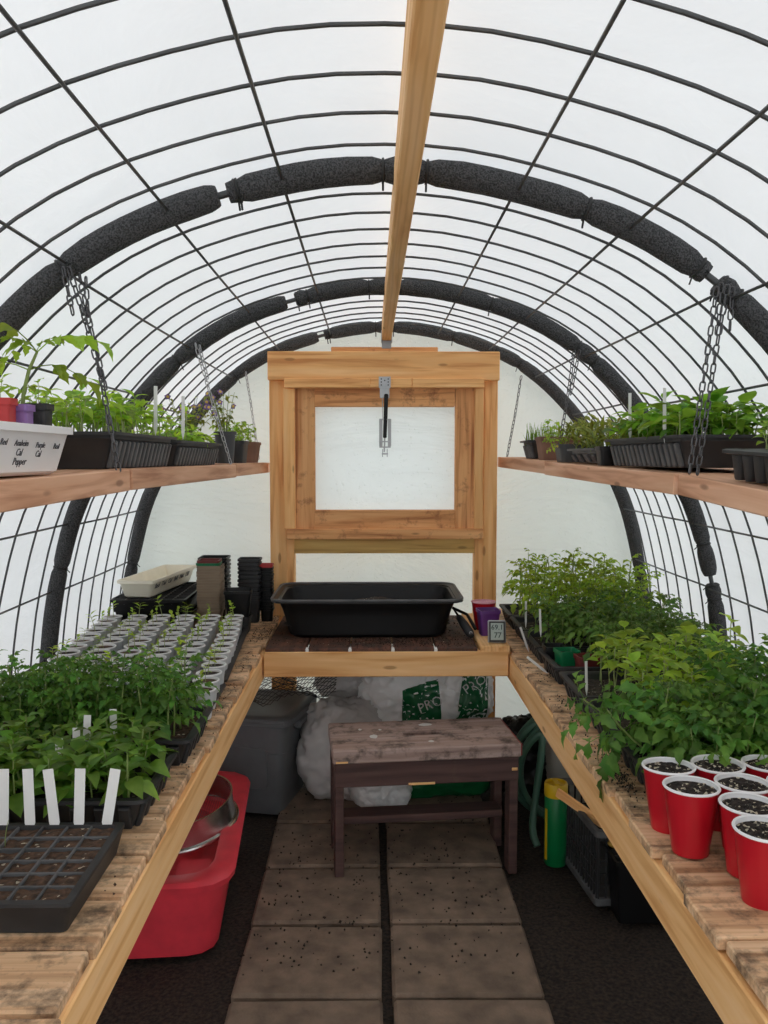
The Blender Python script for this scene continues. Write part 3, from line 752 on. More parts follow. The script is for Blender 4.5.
def plant_rows(kind, name, label, cat, group, x0, x1, y0, y1, z, nx, ny_, s=(.85,1.15), jit=.3, keep=None, tilt=.1, rz=0, c=None):
    dx, dy = (x1-x0)/nx, (y1-y0)/ny_
    for j in range(ny_):
        for i in range(nx):
            x = x0+dx*(i+.5)+random.uniform(-jit, jit)*dx; y = y0+dy*(j+.5)+random.uniform(-jit, jit)*dy
            if keep and not keep(x, y): continue
            plant(kind, name, (x, y, z-.003), f"{label}, {ORD[j]} row, {ORD[i if x0 > 0 else nx-1-i]} from the aisle", cat, group, random.uniform(*s), tilt)
def plant_label(label, p, h=.10, wd=.016, tiltx=0, tilty=0, rz=0, group=None, text=None):
    o = thing('plant_tag', label, 'plant tag', mat=Matrix.LocRotScale(Vector(p), Euler((tiltx, tilty, rz)), None), group=group)
    m = MB(); v = [(-wd/2,-.0006,.01),(wd/2,-.0006,.01),(wd/2,-.0006,h),(-wd/2,-.0006,h),(0,-.0006,-.012)]
    v += [(a, .0006, c) for a, b, c in v]
    m.add(v, [(0,1,2,3),(0,4,1),(8,7,6,5),(5,6,9),(3,2,7,8),(1,6,7,2),(0,3,8,5),(0,5,9,4),(4,9,6,1)])
    part('blade', m, 'tag', o)
    return o
def square_pot(name, label, loc, wt, wb, h, mat, rz=0, group=None, soil=True, rim=.012, cat='pot', slots=False):
    t = thing(name, label, cat, loc, rz, group)
    a, b = wt/2, wb/2; cr = .12*wt
    m = MB().loft([(b, b, 0, cr), (a-.003, a-.003, h-rim, cr), (a, a, h-rim, cr), (a, a, h, cr), (a-.004, a-.004, h, cr), (a-.006, a-.006, h-rim, cr), (b-.004, b-.004, .004, cr)], cap0=True, cap1=True)
    part('body', m, mat, t, True)
    if soil: part('soil', soil_grid(a-.01, a-.01, h-.014, n=6, amp=.003), 'soil', t, 'all')
    return t

# ---- left bench
# near cell tray
ct = thing('cell_tray', 'black cell tray of brown soil with tall white tags, nearest on the left bench', 'tray', (-.7105, 1.350, ZB))
hx, hy, H = .271, .140, .05
m = MB().loft([(hx-.012, hy-.012, 0, .008), (hx-.002, hy-.002, H-.008, .008), (hx, hy, H-.006, .008), (hx, hy, H, .008), (hx-.012, hy-.012, H, .006), (hx-.014, hy-.014, H-.01, .006)], cap0=True)
part('body', m, 'black2', ct, True)
nx_, ny_ = 12, 6; cw, ch = 2*(hx-.013)/nx_, 2*(hy-.013)/ny_
cb = MB().box((0,0,0), (.0045, 2*(hy-.013), .014), .001).mesh('divider', 'blackgrey'); cb2 = MB().box((0,0,0), (2*(hx-.013), .0045, .014), .001).mesh('divider', 'blackgrey')
for i in range(1, nx_): obj('divider', cb, ct, ml=Matrix.Translation((-hx+.013+cw*i, 0, H-.008)))
for j in range(1, ny_): obj('divider', cb2, ct, ml=Matrix.Translation((0, -hy+.013+ch*j, H-.0081)))
plugs = [soil_grid(cw/2-.002, ch/2-.002, 0, n=5, amp=.0025).mesh('soil_plug', 'soil_brown', 'all') for _ in range(4)]
for i in range(nx_):
    for j in range(ny_): obj('soil_plug', random.choice(plugs), ct, ml=Matrix.Translation((-hx+.013+cw*(i+.5), -hy+.013+ch*(j+.5), H-.0055+random.uniform(-.003,.001))))
for px, tl, w_, lb in ((3,0,'',"leftmost tall white tag in the near cell tray, cut by the photo edge"), (30,-.05,'',"second tall white tag from the left in the near cell tray"), (55,-.13,'',"tall white tag leaning left, in the middle of the near cell tray"), (78.5,.02,'',"upright tall white tag, second from the right in the near cell tray"), (106,.15,'',"rightmost tall white tag in the near cell tray, leaning right")):
    p = at(px, 818, 1.480); plant_label(lb, (p.x, 1.480, ZB+.043), .106, .0185, -.08, tl, group='tall white tags in the near tray')
for k, (x, y) in enumerate(((-.62,1.41),(-.66,1.38),(-.69,1.44))):
    t = thing('grass_sprout', ('rightmost thin green grass sprout in the near cell tray soil','nearest thin green grass sprout in the near cell tray soil','farthest left thin grass sprout in the near cell tray soil')[k], 'sprout', (x, y, ZB+H-.012), group='grass sprouts in the near tray')
    P = [Vector((.012*math.sin(k*2+1)*q*q, -.006*q, .055*q)) for q in (0,.35,.7,1)]
    part('blade', MB().tube(P, [.0009,.0008,.0006,.0003], 4), 'stem', t, 'all')
# pepper tray
t, zs = seed_tray('black tray of broad-leaved pepper seedlings behind the near cell tray', -.957, -.417, 1.54, 1.812, ZB, .068, ribs=(5,11))
plant_rows('pepper', 'pepper_seedling', 'pepper seedling behind the tall white tags', 'seedling', 'pepper seedlings on the left bench', -.94, -.445, 1.55, 1.80, zs, 10, 5, (.8,1.1), tilt=.14)
for px, py, Y, lb in ((113,712,1.80,'small white tag at the back right of the pepper tray'), (84.5,718,1.76,'small white tag at the back of the pepper tray, left of another'), (75,731,1.72,'short white tag half hidden by pepper leaves'), (59,742,1.66,'white written tag leaning in the middle of the pepper tray')):
    p = at(px, py, Y); plant_label(lb, (p.x, Y, p.z-.095), .10, .015, -.05, random.uniform(-.05,.06), group='white tags in the pepper tray')
# tomato tray
t, zs = seed_tray('black tray of dense tomato seedlings on the left bench before the white cups', -.955, -.403, 1.875, 2.15, ZB, .068, ribs=(5,11), soil='soil_brown')
plant_rows('tomato_fine', 'tomato_seedling', 'tomato seedling before the white cups', 'seedling', 'tomato seedlings on the left bench', -.94, -.445, 1.895, 2.13, zs, 10, 5, (.85,1.15), tilt=.1)
# white cups
for (y0, y1), xa, rz0, lb in (((2.185,2.50), -.430, .0, 'shallow black tray under the nearer white cups'), ((2.512,3.335), -.459, .06, 'long shallow black tray under the farther white cups')):
    seed_tray(lb, xa-.60, xa, y0, y1, ZB, .032, rz=rz0, ribs=(7,9), soil=None)
cm = MB().lathe([(.024,0),(.0255,.004),(.0335,.076),(.0345,.078)], 20).disc(.024, 0, 20).mesh('cup', 'cupwhite', True)
ci = MB().lathe([(.034,.079),(.0325,.076),(.030,.05)], 20).mesh('liner', 'cuprim', True)
rimp = [(.0350*math.cos(2*PI*k/20), .0350*math.sin(2*PI*k/20), .079) for k in range(20)]
cr = MB().tube(rimp, .0026, 6, closed=True).mesh('rim', 'cuprim', True)
csl = [MB().lathe([(.0335,.0745),(.02,.0755),(.008,.0745),(.0001,.076)], 14, mod=lambda g, i: 1).mesh('soil', m_, True) for m_ in ('soil','soil_brown','soil')]
for j in range(13):
    y = 2.235+j*.0868
    for i in range(6):
        x = -.452-.078*(y-2.29)-i*.0945+random.uniform(-.004,.004)
        yy = y+random.uniform(-.004,.004)
        row = 'nearest' if j < 4 else 'middle' if j < 9 else 'farthest'
        c = thing('cup_seedling', f'small seedling in a white cup, {ORD[j]} row, {ORD[i]} cup from the aisle', 'potted seedling', (x, yy, ZB+.008), random.uniform(0,6.28), f'white cups in the {row} rows')
        c.rotation_euler.x = random.uniform(-.03,.03); 
        obj('cup', cm, c, ml=Matrix.Identity(4)); obj('rim', cr, c, ml=Matrix.Identity(4)); obj('liner', ci, c, ml=Matrix.Identity(4)); obj('soil', random.choice(csl), c, ml=Matrix.Identity(4))
        if random.random() < .93:
            if 'small' not in PROTO: PROTO['small'] = [proto('small', q+1) for q in range(6)]
            s = random.uniform(.75,1.25)*(1.45 if (j == 12 and i == 0) else 1); ml0 = Matrix.Translation((random.uniform(-.006,.006), random.uniform(-.006,.006), .075)) @ Matrix.Scale(s, 4) @ Euler((random.uniform(-.2,.2), random.uniform(-.2,.2), 0)).to_matrix().to_4x4()
            for nm, me, ml in random.choice(PROTO['small']): obj(nm, me, c, ml=ml0 @ ml)
# empty cell tray block + cream planter
def cell_block(label, x0, x1, y0, y1, z, h, nx, ny2, rz=0, mat='black', depth=.05):
    t = thing('cell_tray', label, 'tray', ((x0+x1)/2, (y0+y1)/2, z), rz)
    hx, hy = (x1-x0)/2, (y1-y0)/2
    m = MB().loft([(hx-.02, hy-.02, 0, .01), (hx-.008, hy-.008, h-.012, .01), (hx, hy, h-.012, .01), (hx, hy, h, .01), (hx-.008, hy-.008, h, .006), (hx-.012, hy-.012, h-depth, .006)], cap0=True, cap1=True)
    part('body', m, mat, t, True)
    a = MB().box((0,0,0), (.005, 2*hy-.018, .02), .001).mesh('divider', 'black2'); b = MB().box((0,0,0), (2*hx-.018, .005, .02), .001).mesh('divider', 'black2')
    for i in range(1, nx): obj('divider', a, t, ml=Matrix.Translation((-hx+.009+(2*hx-.018)*i/nx, 0, h-.0115)))
    for j in range(1, ny2): obj('divider', b, t, ml=Matrix.Translation((0, -hy+.009+(2*hy-.018)*j/ny2, h-.0116)))
    return t
for k in range(2):
    cell_block(('stacked empty black cell tray under the cream planter, upper one', 'stacked empty black cell tray under the cream planter, lower one')[k], -1.035, -.735, 3.345, 3.84, ZB+.001+(.066 if k == 0 else 0), .073 if k == 0 else .064, 6, 12)
def window_box(label, loc, L, W, H, mat, rz):
    t = thing('planter_box', label, 'planter', loc, rz, 'plastic planter boxes')
    a, b = W/2, L/2
    m = MB().loft([(a-.030, b-.032, 0, .01), (a-.022, b-.024, .006, .012), (a-.008, b-.010, H-.014, .012), (a-.006, b-.008, H-.012, .012), (a, b, H-.012, .014), (a, b, H, .014), (a-.008, b-.008, H, .01), (a-.013, b-.015, H-.015, .01), (a-.03, b-.032, .008, .01)], cap0=True, cap1=True)
    part('body', m, mat, t, True); return t
pl = window_box('cream plastic planter box lying on the stacked black cell trays', (-.905, 3.62, ZB+.1415), .52, .155, .072, 'cream', -.13)
for k in range(6):
    me = text_mesh(('Basil','Thai','Cal','Bell','Mint','Dill')[k], .028, 'handwriting', 'ink', .0003, .2)
    obj('handwriting', me, pl, ml=Matrix.Translation((.0555+.038*.269+.0009, -.19+k*.07, .044)) @ Matrix.Rotation(PI/2, 4, 'Z') @ Matrix.Rotation(PI/2+.263, 4, 'X'))
# pot stacks
def stack(n, name, loc, wt, wb, h, step, mats, label, group, rz=0):
    base = {}
    for k in range(n):
        mt = mats(k)
        t = thing(name, label(k), 'pot', (loc[0]+random.uniform(-.0015,.0015), loc[1]+random.uniform(-.0015,.0015), loc[2]+k*step), rz, group)
        if mt not in base:
            a, b = wt/2, wb/2
            base[mt] = MB().loft([(b, b, 0, .012), (a-.004, a-.004, h-.010, .012), (a, a, h-.009, .012), (a, a, h, .012), (a-.004, a-.004, h, .01), (b-.004, b-.004, .005, .01)], cap0=True, cap1=True).mesh('body', mt, True)
        obj('body', base[mt], t, ml=Matrix.Identity(4))
stack(17, 'nursery_pot', (-.655, 3.46, ZB+.001), .100, .068, .085, .0112, lambda k: 'tanpot', lambda k: 'tan square pot in the tall stack, ' + ORD[k] + ' from the bottom', 'stacked tan pots')
stack(1, 'nursery_pot', (-.660, 3.46, ZB+.001+17*.0112), .094, .066, .085, .01, lambda k: 'greenpot', lambda k: 'green square pot on the tan pot stack', None)
stack(1, 'nursery_pot', (-.660, 3.46, ZB+.001+17.9*.0112), .090, .066, .085, .01, lambda k: 'darkredpot', lambda k: 'dark red square pot topping the tan stack', None)
stack(12, 'nursery_pot', (-.665, 3.60, ZB+.001), .122, .09, .10, .0165, lambda k: 'black', lambda k: 'black square pot stacked behind the tan pots, ' + ORD[k] + ' from the bottom', 'stacked black pots behind the tan pots')
square_pot('nursery_pot', 'single black square pot in front of the stacks behind the white cups', (-.533, 3.39, ZB+.07), .112, .085, .105, 'black', .1, soil=False)
square_pot('nursery_pot', 'upturned-looking black pot carrying the single black pot', (-.533, 3.39, ZB+.001), .10, .085, .068, 'black2', .0, soil=False)
stack(11, 'nursery_pot', (-.515, 3.60, ZB+.001), .095, .07, .10, .0175, lambda k: 'black2', lambda k: 'black pot in the tall stack beside the tub, ' + ORD[k] + ' from the bottom', 'stacked black pots beside the tub')
stack(14, 'nursery_pot', (-.447, 3.62, ZB+.001), .060, .045, .06, .0145, lambda k: 'black' if k < 13 else 'redpot', lambda k: 'small black pot in the narrow stack by the end frame, ' + ORD[k] + ' from bottom' if k < 13 else 'small red pot on top of the narrow stack', 'narrow stack of small pots')

# ---- potting bench things
def big_tub():
    t = thing('mixing_tub', 'large black plastic mixing tub of soil on the potting bench', 'tub', (-.015, 3.415, ZB+.013))
    H = .148; hx, hy = .350, .215
    m = MB().loft([(hx-.065, hy-.028, 0, .05), (hx-.045, hy-.018, .012, .06), (hx-.028, hy-.016, H*.55, .06), (hx-.012, hy-.008, H-.012, .06), (hx, hy, H-.004, .06), (hx+.018, hy+.016, H, .065), (hx+.021, hy+.019, H-.010, .065)], cap0=True)
    m.loft([(hx+.016, hy+.014, H+.0008, .065), (hx-.004, hy-.004, H-.004, .06), (hx-.03, hy-.02, H*.55, .06), (hx-.06, hy-.03, .016, .055)], cap1=True)
    part('body', m, 'black', t, True)
    rim = [(x, y, H) for x, y in rrect(hx+.017, hy+.015, .065, 5)]
    part('rim', MB().tube(rim, .0055, 8, closed=True), 'blackgrey', t, True)
    m = MB(); n = 22
    for j in range(n+1):
        for i in range(n+1):
            u, v = -1+2*i/n, -1+2*j/n; x, y = u*(hx-.03), v*(hy-.03)
            m.v.append((x, y, .05+.055*math.exp(-((u-.1)**2*2.5+(v-.5)**2*2))+.010*nz(x*22, y*22)+.004*random.uniform(-1,1)))
    for j in range(n):
        for i in range(n): a = j*(n+1)+i; m.f.append((a, a+1, a+n+2, a+n+1))
    part('soil', m, 'soil', t, 'all')
big_tub()
def solo_cup(name, label, loc, group, mat='red', rimmat='cuprim', h=.120, rt=.0468, rb=.031, soil='soil_perl', fill=.008, rz=0, tilt=(0,0)):
    t = thing(name, label, 'cup', loc, rz, group)
    t.rotation_euler = (tilt[0], tilt[1], rz)
    pr = [(rb-.004,.003),(rb,0),(rb+.0006,.004)]
    for k in range(9): q = k/8; pr.append((rb+.001+(rt-rb-.002)*q, .006+(h-.014)*q))
    pr.append((rt-.0005, h-.004))
    m = MB().lathe(pr, 40, mod=lambda g, i: 1+(.016*math.sin(g*13+.8*math.sin(3*g)+i*.15)*math.sin(PI*min(1, max(0, (i-2)/9))) if 2 < i < 11 else 0)).disc(rb-.002, .003, 40)
    part('body', m, mat, t, True)
    rim = [(rt*math.cos(2*PI*k/32), rt*math.sin(2*PI*k/32), h-.002) for k in range(32)]
    part('rim', MB().tube(rim, .0026, 7, closed=True), rimmat, t, True)
    part('liner', MB().lathe([(rt-.0012, h-.001), (rt-.0052, h-.022)], 32), rimmat, t, True)
    m = MB(); n = 9; seg = 26; R = rt-.0022
    m.v.append((0,0,h-fill+.002))
    for i in range(1, n+1):
        for k in range(seg):
            g = 2*PI*k/seg; m.v.append((R*i/n*math.cos(g), R*i/n*math.sin(g), h-fill+(.0028*random.uniform(-1,1) if i < n else -.001)))
    for k in range(seg): m.f.append((0, 1+k, 1+(k+1) % seg))
    for i in range(n-1):
        for k in range(seg): m.f.append((1+i*seg+k, 1+(i+1)*seg+k, 1+(i+1)*seg+(k+1) % seg, 1+i*seg+(k+1) % seg))
    if soil: part('soil', m, soil, t)
    return t
solo_cup('plastic_cup', 'red cup with pink rim behind the purple pot on the potting bench', (.447, 3.345, ZB+.02), None, 'red', 'pinkrim', .112, .0475, .031, 'pinkrim', .004)
square_pot('flower_pot', 'purple square pot with black rim beside the digital thermometer', (.452, 3.245, ZB+.02), .085, .062, .098, 'purple', .08, soil=True)
th = thing('thermometer', 'small digital thermometer with grey frame at the corner of the benches', 'thermometer', (.463, 3.082, ZB+.0205), .0)
th.rotation_euler = (-.14, 0, -.03)
part('case', MB().box((0, .006, .042), (.066, .016, .084), .006), 'silver', th)
part('bezel', MB().box((0, -.0025, .042), (.058, .004, .076), .004), 'black2', th)
scn = part('screen', MB().box((0, -.0048, .043), (.047, .002, .062), .001), 'lcd', th)
for s_, z_, sz in (('69.1', .058, .026), ('77', .029, .028)):
    obj('digits', text_mesh(s_, sz, 'digits', 'lcdink', .0002, 0, .0003), scn, ml=Matrix.Translation((.002 if s_ == '77' else 0, -.0062, z_)) @ Matrix.Rotation(PI/2, 4, 'X'))
tl = thing('hand_pruner', 'black-handled hand tool leaning against the right end of the tub', 'hand tool', (.415, 3.3, ZB+.012))
p0, p1 = at(453, 608, 3.34), at(472, 641, 3.18); p1.z = ZB+.026
d = (p1-p0)
obj('grip', MB().tube([p0+d*.30, p0+d*.36, p0+d*.6, p0+d*.9, p1], [.008,.013,.017,.017,.009], 10).mesh('grip', 'black2', True), tl, mw=Matrix.Identity(4))
obj('second_arm', MB().tube([p0, p0+d*.35+Vector((.03,0,.012)), p0+d*.8+Vector((.028,0,.006))], [.006,.006,.007], 8).mesh('second_arm', 'black', True), tl, mw=Matrix.Identity(4))
obj('shank', MB().tube([p0, p0+d*.33], [.0035,.005], 8).mesh('shank', 'black', True), tl, mw=Matrix.Identity(4))
q = p0+d*.92+Vector((0,-.0125,.006)); obj('hang_hole', MB().tube([q+Vector((.005*math.cos(a*PI/5),0,.005*math.sin(a*PI/5))) for a in range(10)], .0016, 5, closed=True).mesh('hang_hole', 'silver', True), tl, mw=Matrix.Identity(4))

# ---- right bench: red cups
RC = [(.561,1.556,"red cup of soil touching the tomato tray, nearest the aisle edge"), (.566,1.460,'whole red cup of soil standing foremost at the bench edge'), (.658,1.568,'red cup of soil against the tomato tray, second from the aisle'), (.662,1.473,'red cup of soil in the middle of the red cup cluster'), (.632,1.382,'red cup of soil low at the right, behind the nearest cup'), (.753,1.566,'red cup of soil against the tomato tray at the right photo edge'), (.616,1.288,'nearest red cup of soil, low at the right photo corner'), (.758,1.47,'red cup of soil mostly beyond the right photo edge'), (.729,1.382,'red cup of soil beyond the right photo edge, second row')]
for x, y, lb in RC: solo_cup('plastic_cup', lb, (x, y, ZB+.003), 'red cups of soil on the right bench', rz=random.uniform(0,6), tilt=(random.uniform(-.02,.03), random.uniform(-.02,.02)))
# right trays
RT = [(1.645,1.92),(1.93,2.20),(2.215,2.49),(2.53,2.80),(2.815,3.085),(3.10,3.375),(3.39,3.665)]
RL = ['black tray of large tomato plants right behind the red cups', 'black tray of tomato plants second behind the red cups', 'black tray of long-stemmed pale seedlings on the right bench', 'black tray with green and dark red pots among low tomatoes', 'black tray of low dark tomato seedlings mid right bench', 'black tray of tall pale tomato plants, second from the end wall', 'black tray of tall pale tomato plants nearest the end wall']
zs_ = []
for (y0, y1), lb in zip(RT, RL):
    t, z = seed_tray(lb, .556, 1.10, y0, y1, ZB, .066, ribs=(5,11), mat='black2'); zs_.append(z)
G = 'tomato plants on the right bench'
plant_rows('tomato_big', 'tomato_plant', 'large tomato plant right behind the red cups', 'tomato plant', 'large tomato plants behind the red cups', .60, 1.08, *RT[0], zs_[0], 8, 5, (.62,.85), tilt=.18)
plant_rows('tomato', 'tomato_plant', 'tomato plant, second tray behind the red cups', 'tomato plant', 'tomato plants in the second right tray', .84, 1.08, *RT[1], zs_[1], 5, 4, (.72,.9), tilt=.1)
plant_rows('pale', 'pale_seedling', 'pale long-stemmed seedling on the right bench', 'seedling', 'pale seedlings on the right bench', .65, 1.08, *RT[2], zs_[2], 9, 5, (.85,1.12), tilt=.1)
plant_rows('pale', 'pale_seedling', 'pale seedling at the second right tray end', 'seedling', 'pale seedlings at the tray end', .645, .84, 1.95, 2.19, zs_[1], 4, 5, (.85,1.1), tilt=.1)
plant_rows('tomato_dark', 'tomato_seedling', 'low tomato seedling by the coloured pots', 'seedling', 'low tomatoes beside the coloured pots', .70, 1.08, *RT[3], zs_[3], 7, 4, (.8,1.0), tilt=.12)
plant_rows('tomato_dark', 'tomato_seedling', 'low dark tomato seedling mid right bench', 'seedling', 'low dark tomatoes mid bench', .60, 1.08, *RT[4], zs_[4], 8, 4, (.8,1.05), tilt=.12)
plant_rows('tomato_pale', 'tomato_plant', 'tall tomato plant, second tray from end wall', 'tomato plant', 'tall pale tomatoes second from the wall', .60, 1.07, *RT[5], zs_[5], 7, 3, (.74,.94), tilt=.08)
plant_rows('tomato_pale', 'tomato_plant', 'tall tomato plant nearest the end wall', 'tomato plant', 'tall pale tomatoes nearest the wall', .60, 1.06, *RT[6], zs_[6], 7, 3, (.78,.98), tilt=.08)
square_pot('flower_pot', 'green square pot among the low tomatoes on the right bench', (.622, 2.66, zs_[3]-.045), .070, .055, .09, 'greenpot', .15)
square_pot('flower_pot', 'dark red square pot among the low tomatoes on the right bench', (.672, 2.60, zs_[3]-.045), .07, .055, .085, 'darkredpot', .1)
square_pot('flower_pot', 'black square pot at the aisle edge of the right bench', (.600, 2.745, zs_[3]-.045), .07, .055, .085, 'black', .0)
for px, py, Y, lb, tl_ in ((526,604,3.05,'white tag upright among tall tomatoes near the thermometer',.03), (541,612,2.86,'white tag upright beside the green pot',-.02), (546,648,2.60,'white tag lying slanted over the aisle edge of the right bench',-.9), (587,665,2.26,'white tag at the corner of the pale seedling tray',.0), (528,628,2.95,'white tag slanting out of the right bench tray',-.35)):
    p = at(px, py, Y); plant_label(lb, (p.x, Y, p.z-.075), .085, .008, -.05, tl_, rz=.4, group='white tags on the right bench')
for x, y in ((.618,1.78),(.60,1.86)):
    plant('tomato_big', 'tomato_plant', (x, y, zs_[0]), 'large tomato plant drooping over the aisle edge, ' + ('nearer the red cups' if y < 1.8 else 'farther from the red cups'), 'tomato plant', 'drooping tomato plants at the aisle edge', .9, .05, None).rotation_euler = (.15, -.75, 0)
# spilled soil
def clods(name, label, pts, group=None, mat='soil_brown'):
    m = MB()
    for (x, y, z, s) in pts:
        v = [(1,0,0),(-1,0,0),(0,1,0),(0,-1,0),(0,0,1),(0,0,-.6)]; f = [(0,2,4),(2,1,4),(1,3,4),(3,0,4),(2,0,5),(1,2,5),(3,1,5),(0,3,5)]
        R = Euler((random.uniform(0,6), random.uniform(0,6), random.uniform(0,6))).to_matrix()
        m.add([Vector((x, y, z))+R @ Vector([q*s*random.uniform(.6,1.2) for q in p]) for p in v], f)
    o = obj(name, m.mesh(name, mat)); tag(o, label, 'soil', group, 'stuff'); return o
def scatter(n, x0, x1, y0, y1, z, s=(.0012,.0034)): return [(random.uniform(x0,x1), random.uniform(y0,y1), z+.001, random.uniform(*s)) for _ in range(n)]
def gsc(n, x, y, sx, sy, z, s=(.0012,.0034)): return [(random.gauss(x,sx), random.gauss(y,sy), z+.001, random.uniform(*s)) for _ in range(n)]
clods('spilled_soil', 'dark soil crumbs spilled on the potting bench around the tub', scatter(700, -.38,.38, 3.07,3.68, ZB+.011) + gsc(500, .1,3.17,.16,.05, ZB+.011) , None, 'soil')
clods('spilled_soil', 'dark soil crumbs spilled on the right bench edge before the red cups', gsc(330, .545,1.83,.012,.06, ZB+.003) + gsc(120,.55,2.45,.02,.2, ZB+.003), None, 'soil')
clods('spilled_soil', 'brown soil crumbs spilled on the left bench beside the pot stacks', scatter(450, -.47,-.40, 3.2,3.75, ZB+.003) + gsc(260,-.43,2.6,.012,.5, ZB+.003), None, 'soil_brown')
clods('spilled_soil', 'dark earth crumbs on the floor around the stool', scatter(700, -.4,.6, 2.2,3.8, .026, (.002,.006)), None, 'earth')

# ---- left hanging shelf
pl = window_box('white planter box with handwritten names on the left hanging shelf', (-.607, 1.22, zl(1.5)+.001), .56, .168, .080, 'white', -.028)
for (txt, yy, zz, sz) in (('Anaheim', .158-.07, .050, .0135), ('Cal', .085, .036, .016), ('Pepper', .093, .022, .016), ('Purple', .158, .048, .0135), ('Cal', .155, .034, .015), ('Basil', .222, .047, .0135), ('Red', .028, .051, .014)):
    me = text_mesh(txt, sz, 'handwriting', 'ink', .0003, .25)
    obj('handwriting', me, pl, ml=Matrix.Translation((.062+(zz-.006)*.233+.0009, yy, zz)) @ Matrix.Rotation(PI/2, 4, 'Z') @ Matrix.Rotation(PI/2+.229, 4, 'X'))
square_pot('flower_pot', 'small red square pot behind the white planter box', (at(2,420,1.53).x, 1.53, zl(1.6)+.001), .045, .034, 0.132, 'redpot', .05)
square_pot('flower_pot', 'small lilac pot with young tomato plant behind the white planter box', (at(20,420,1.58).x, 1.58, zl(1.6)+.001), .044, .034, 0.124, 'purple2', .0)
square_pot('flower_pot', 'small black square pot right of the lilac pot', (at(39,420,1.64).x, 1.64, zl(1.6)+.001), .046, .035, 0.129, 'black2', .0)
tp = thing('tomato_plant', 'young tomato plant with large leaves arching over the lilac pot', 'tomato plant', (at(20,420,1.58).x, 1.58, ZL+.105))
A = Vector((at(22,420,1.58).x,1.58,ZL+.105)); B = at(29, 370, 1.605); C = at(37, 352, 1.60)
obj('stem', MB().tube([A, A.lerp(B,.5)+Vector((-.003,0,0)), B, C], [.0042,.0038,.0034,.0026], 8).mesh('stem', 'stem', 'all'), tp, mw=Matrix.Identity(4))
big = [compound(.15, .5, 2, .42, 91).mesh('leaf','tomato_pale','all'), compound(.14, .75, 2, .45, 57).mesh('leaf','tomato_pale','all'), compound(.10, .5, 2, .5, 33).mesh('leaf','tomato_pale','all')]
for (p, az, el, s, k) in ((C, -.25, .35, 1.0, 0), (B, .5, .2, .95, 1), (C, 2.6, .35, .8, 1), (C, -2.2, .5, .8, 2), (B, 3.6, .15, .9, 0), (A.lerp(B,.4), 2.7, .6, .6, 2), (A.lerp(B,.45), -.9, .5, .5, 2), (C, 1.2, .8, .7, 2), (C, 3.3, .7, 1.0, 0)):
    obj('leaf', big[k], tp, mw=Matrix.Translation(p) @ rotmat(az, el) @ Matrix.Scale(s*.85, 4))
for x, y, lb in ((at(0,420,1.53).x,1.53,'small seedling in the red pot on the left hanging shelf'), (at(39,420,1.64).x,1.64,'small leafy seedling in the black pot beside the lilac pot')):
    plant('pale', 'seedling', (x, y, ZL+.105), lb, 'seedling', None, .4)
SLG = 'seedlings on the left hanging shelf'
def ang(f, y0, y1): return -math.atan2(f(y1)-f(y0), y1-y0)
x = lx(2.03)-.018
t, zs = seed_tray('long black tray of bright seedlings on the left hanging shelf, nearer one', x-.275, x, 1.775, 2.305, ZL+.001, .078, rz=ang(lx,1.8,2.3), mat='black2', ribs=(15,0), ribmat='blackgrey')
plant_rows('shelf', 'bright_seedling', 'bright seedling in nearer left shelf tray', 'seedling', 'bright seedlings in the nearer left shelf tray', x-.255, x-.02, 1.80, 2.28, zs, 6, 14, (.8,1.05), tilt=.12)
x = lx(2.58)-.018
t, zs = seed_tray('long black tray of low basil on the left hanging shelf, farther one', x-.275, x, 2.33, 2.92, ZL+.001, .072, rz=ang(lx,2.3,2.8), mat='black2', ribs=(15,0), ribmat='blackgrey')
plant_rows('basil', 'basil_seedling', 'low basil seedling on the left shelf', 'seedling', 'basil seedlings in the farther left shelf tray', x-.255, x-.02, 2.50, 2.90, zs, 5, 9, (.9,1.3), tilt=.12)
plant_rows('shelf', 'bright_seedling', 'bright seedling at the near basil tray end', 'seedling', 'bright seedlings at the basil tray end', x-.255, x-.02, 2.35, 2.50, zs, 5, 3, (.8,1.05), tilt=.12)
for px, y0, y1, Y, lb in ((155.5,386,432,2.15,'slim white tag standing in the nearer left shelf tray'), (183,396,436,2.36,'slim white tag standing between the two left shelf trays')):
    a = at(px, y1, Y); b = at(px, y0, Y); plant_label(lb, (a.x, Y, a.z), b.z-a.z, .009, 0, .02, group='slim tags on the left shelf')
def round_pot(name, label, loc, rt, rb, h, mat, cat='pot', group=None, rim=.012):
    t = thing(name, label, cat, loc, 0, group)
    part('body', MB().lathe([(rb,0),(rt-.004,h-rim),(rt,h-rim),(rt,h),(rt-.005,h),(rt-.007,h-rim),(rb-.004,.006)], 20).disc(rb, 0, 20), mat, t, True)
    part('soil', MB().lathe([(rt-.006,h-.012),(rt*.5,h-.008),(.0001,h-.010)], 16), 'soil', t, True); return t
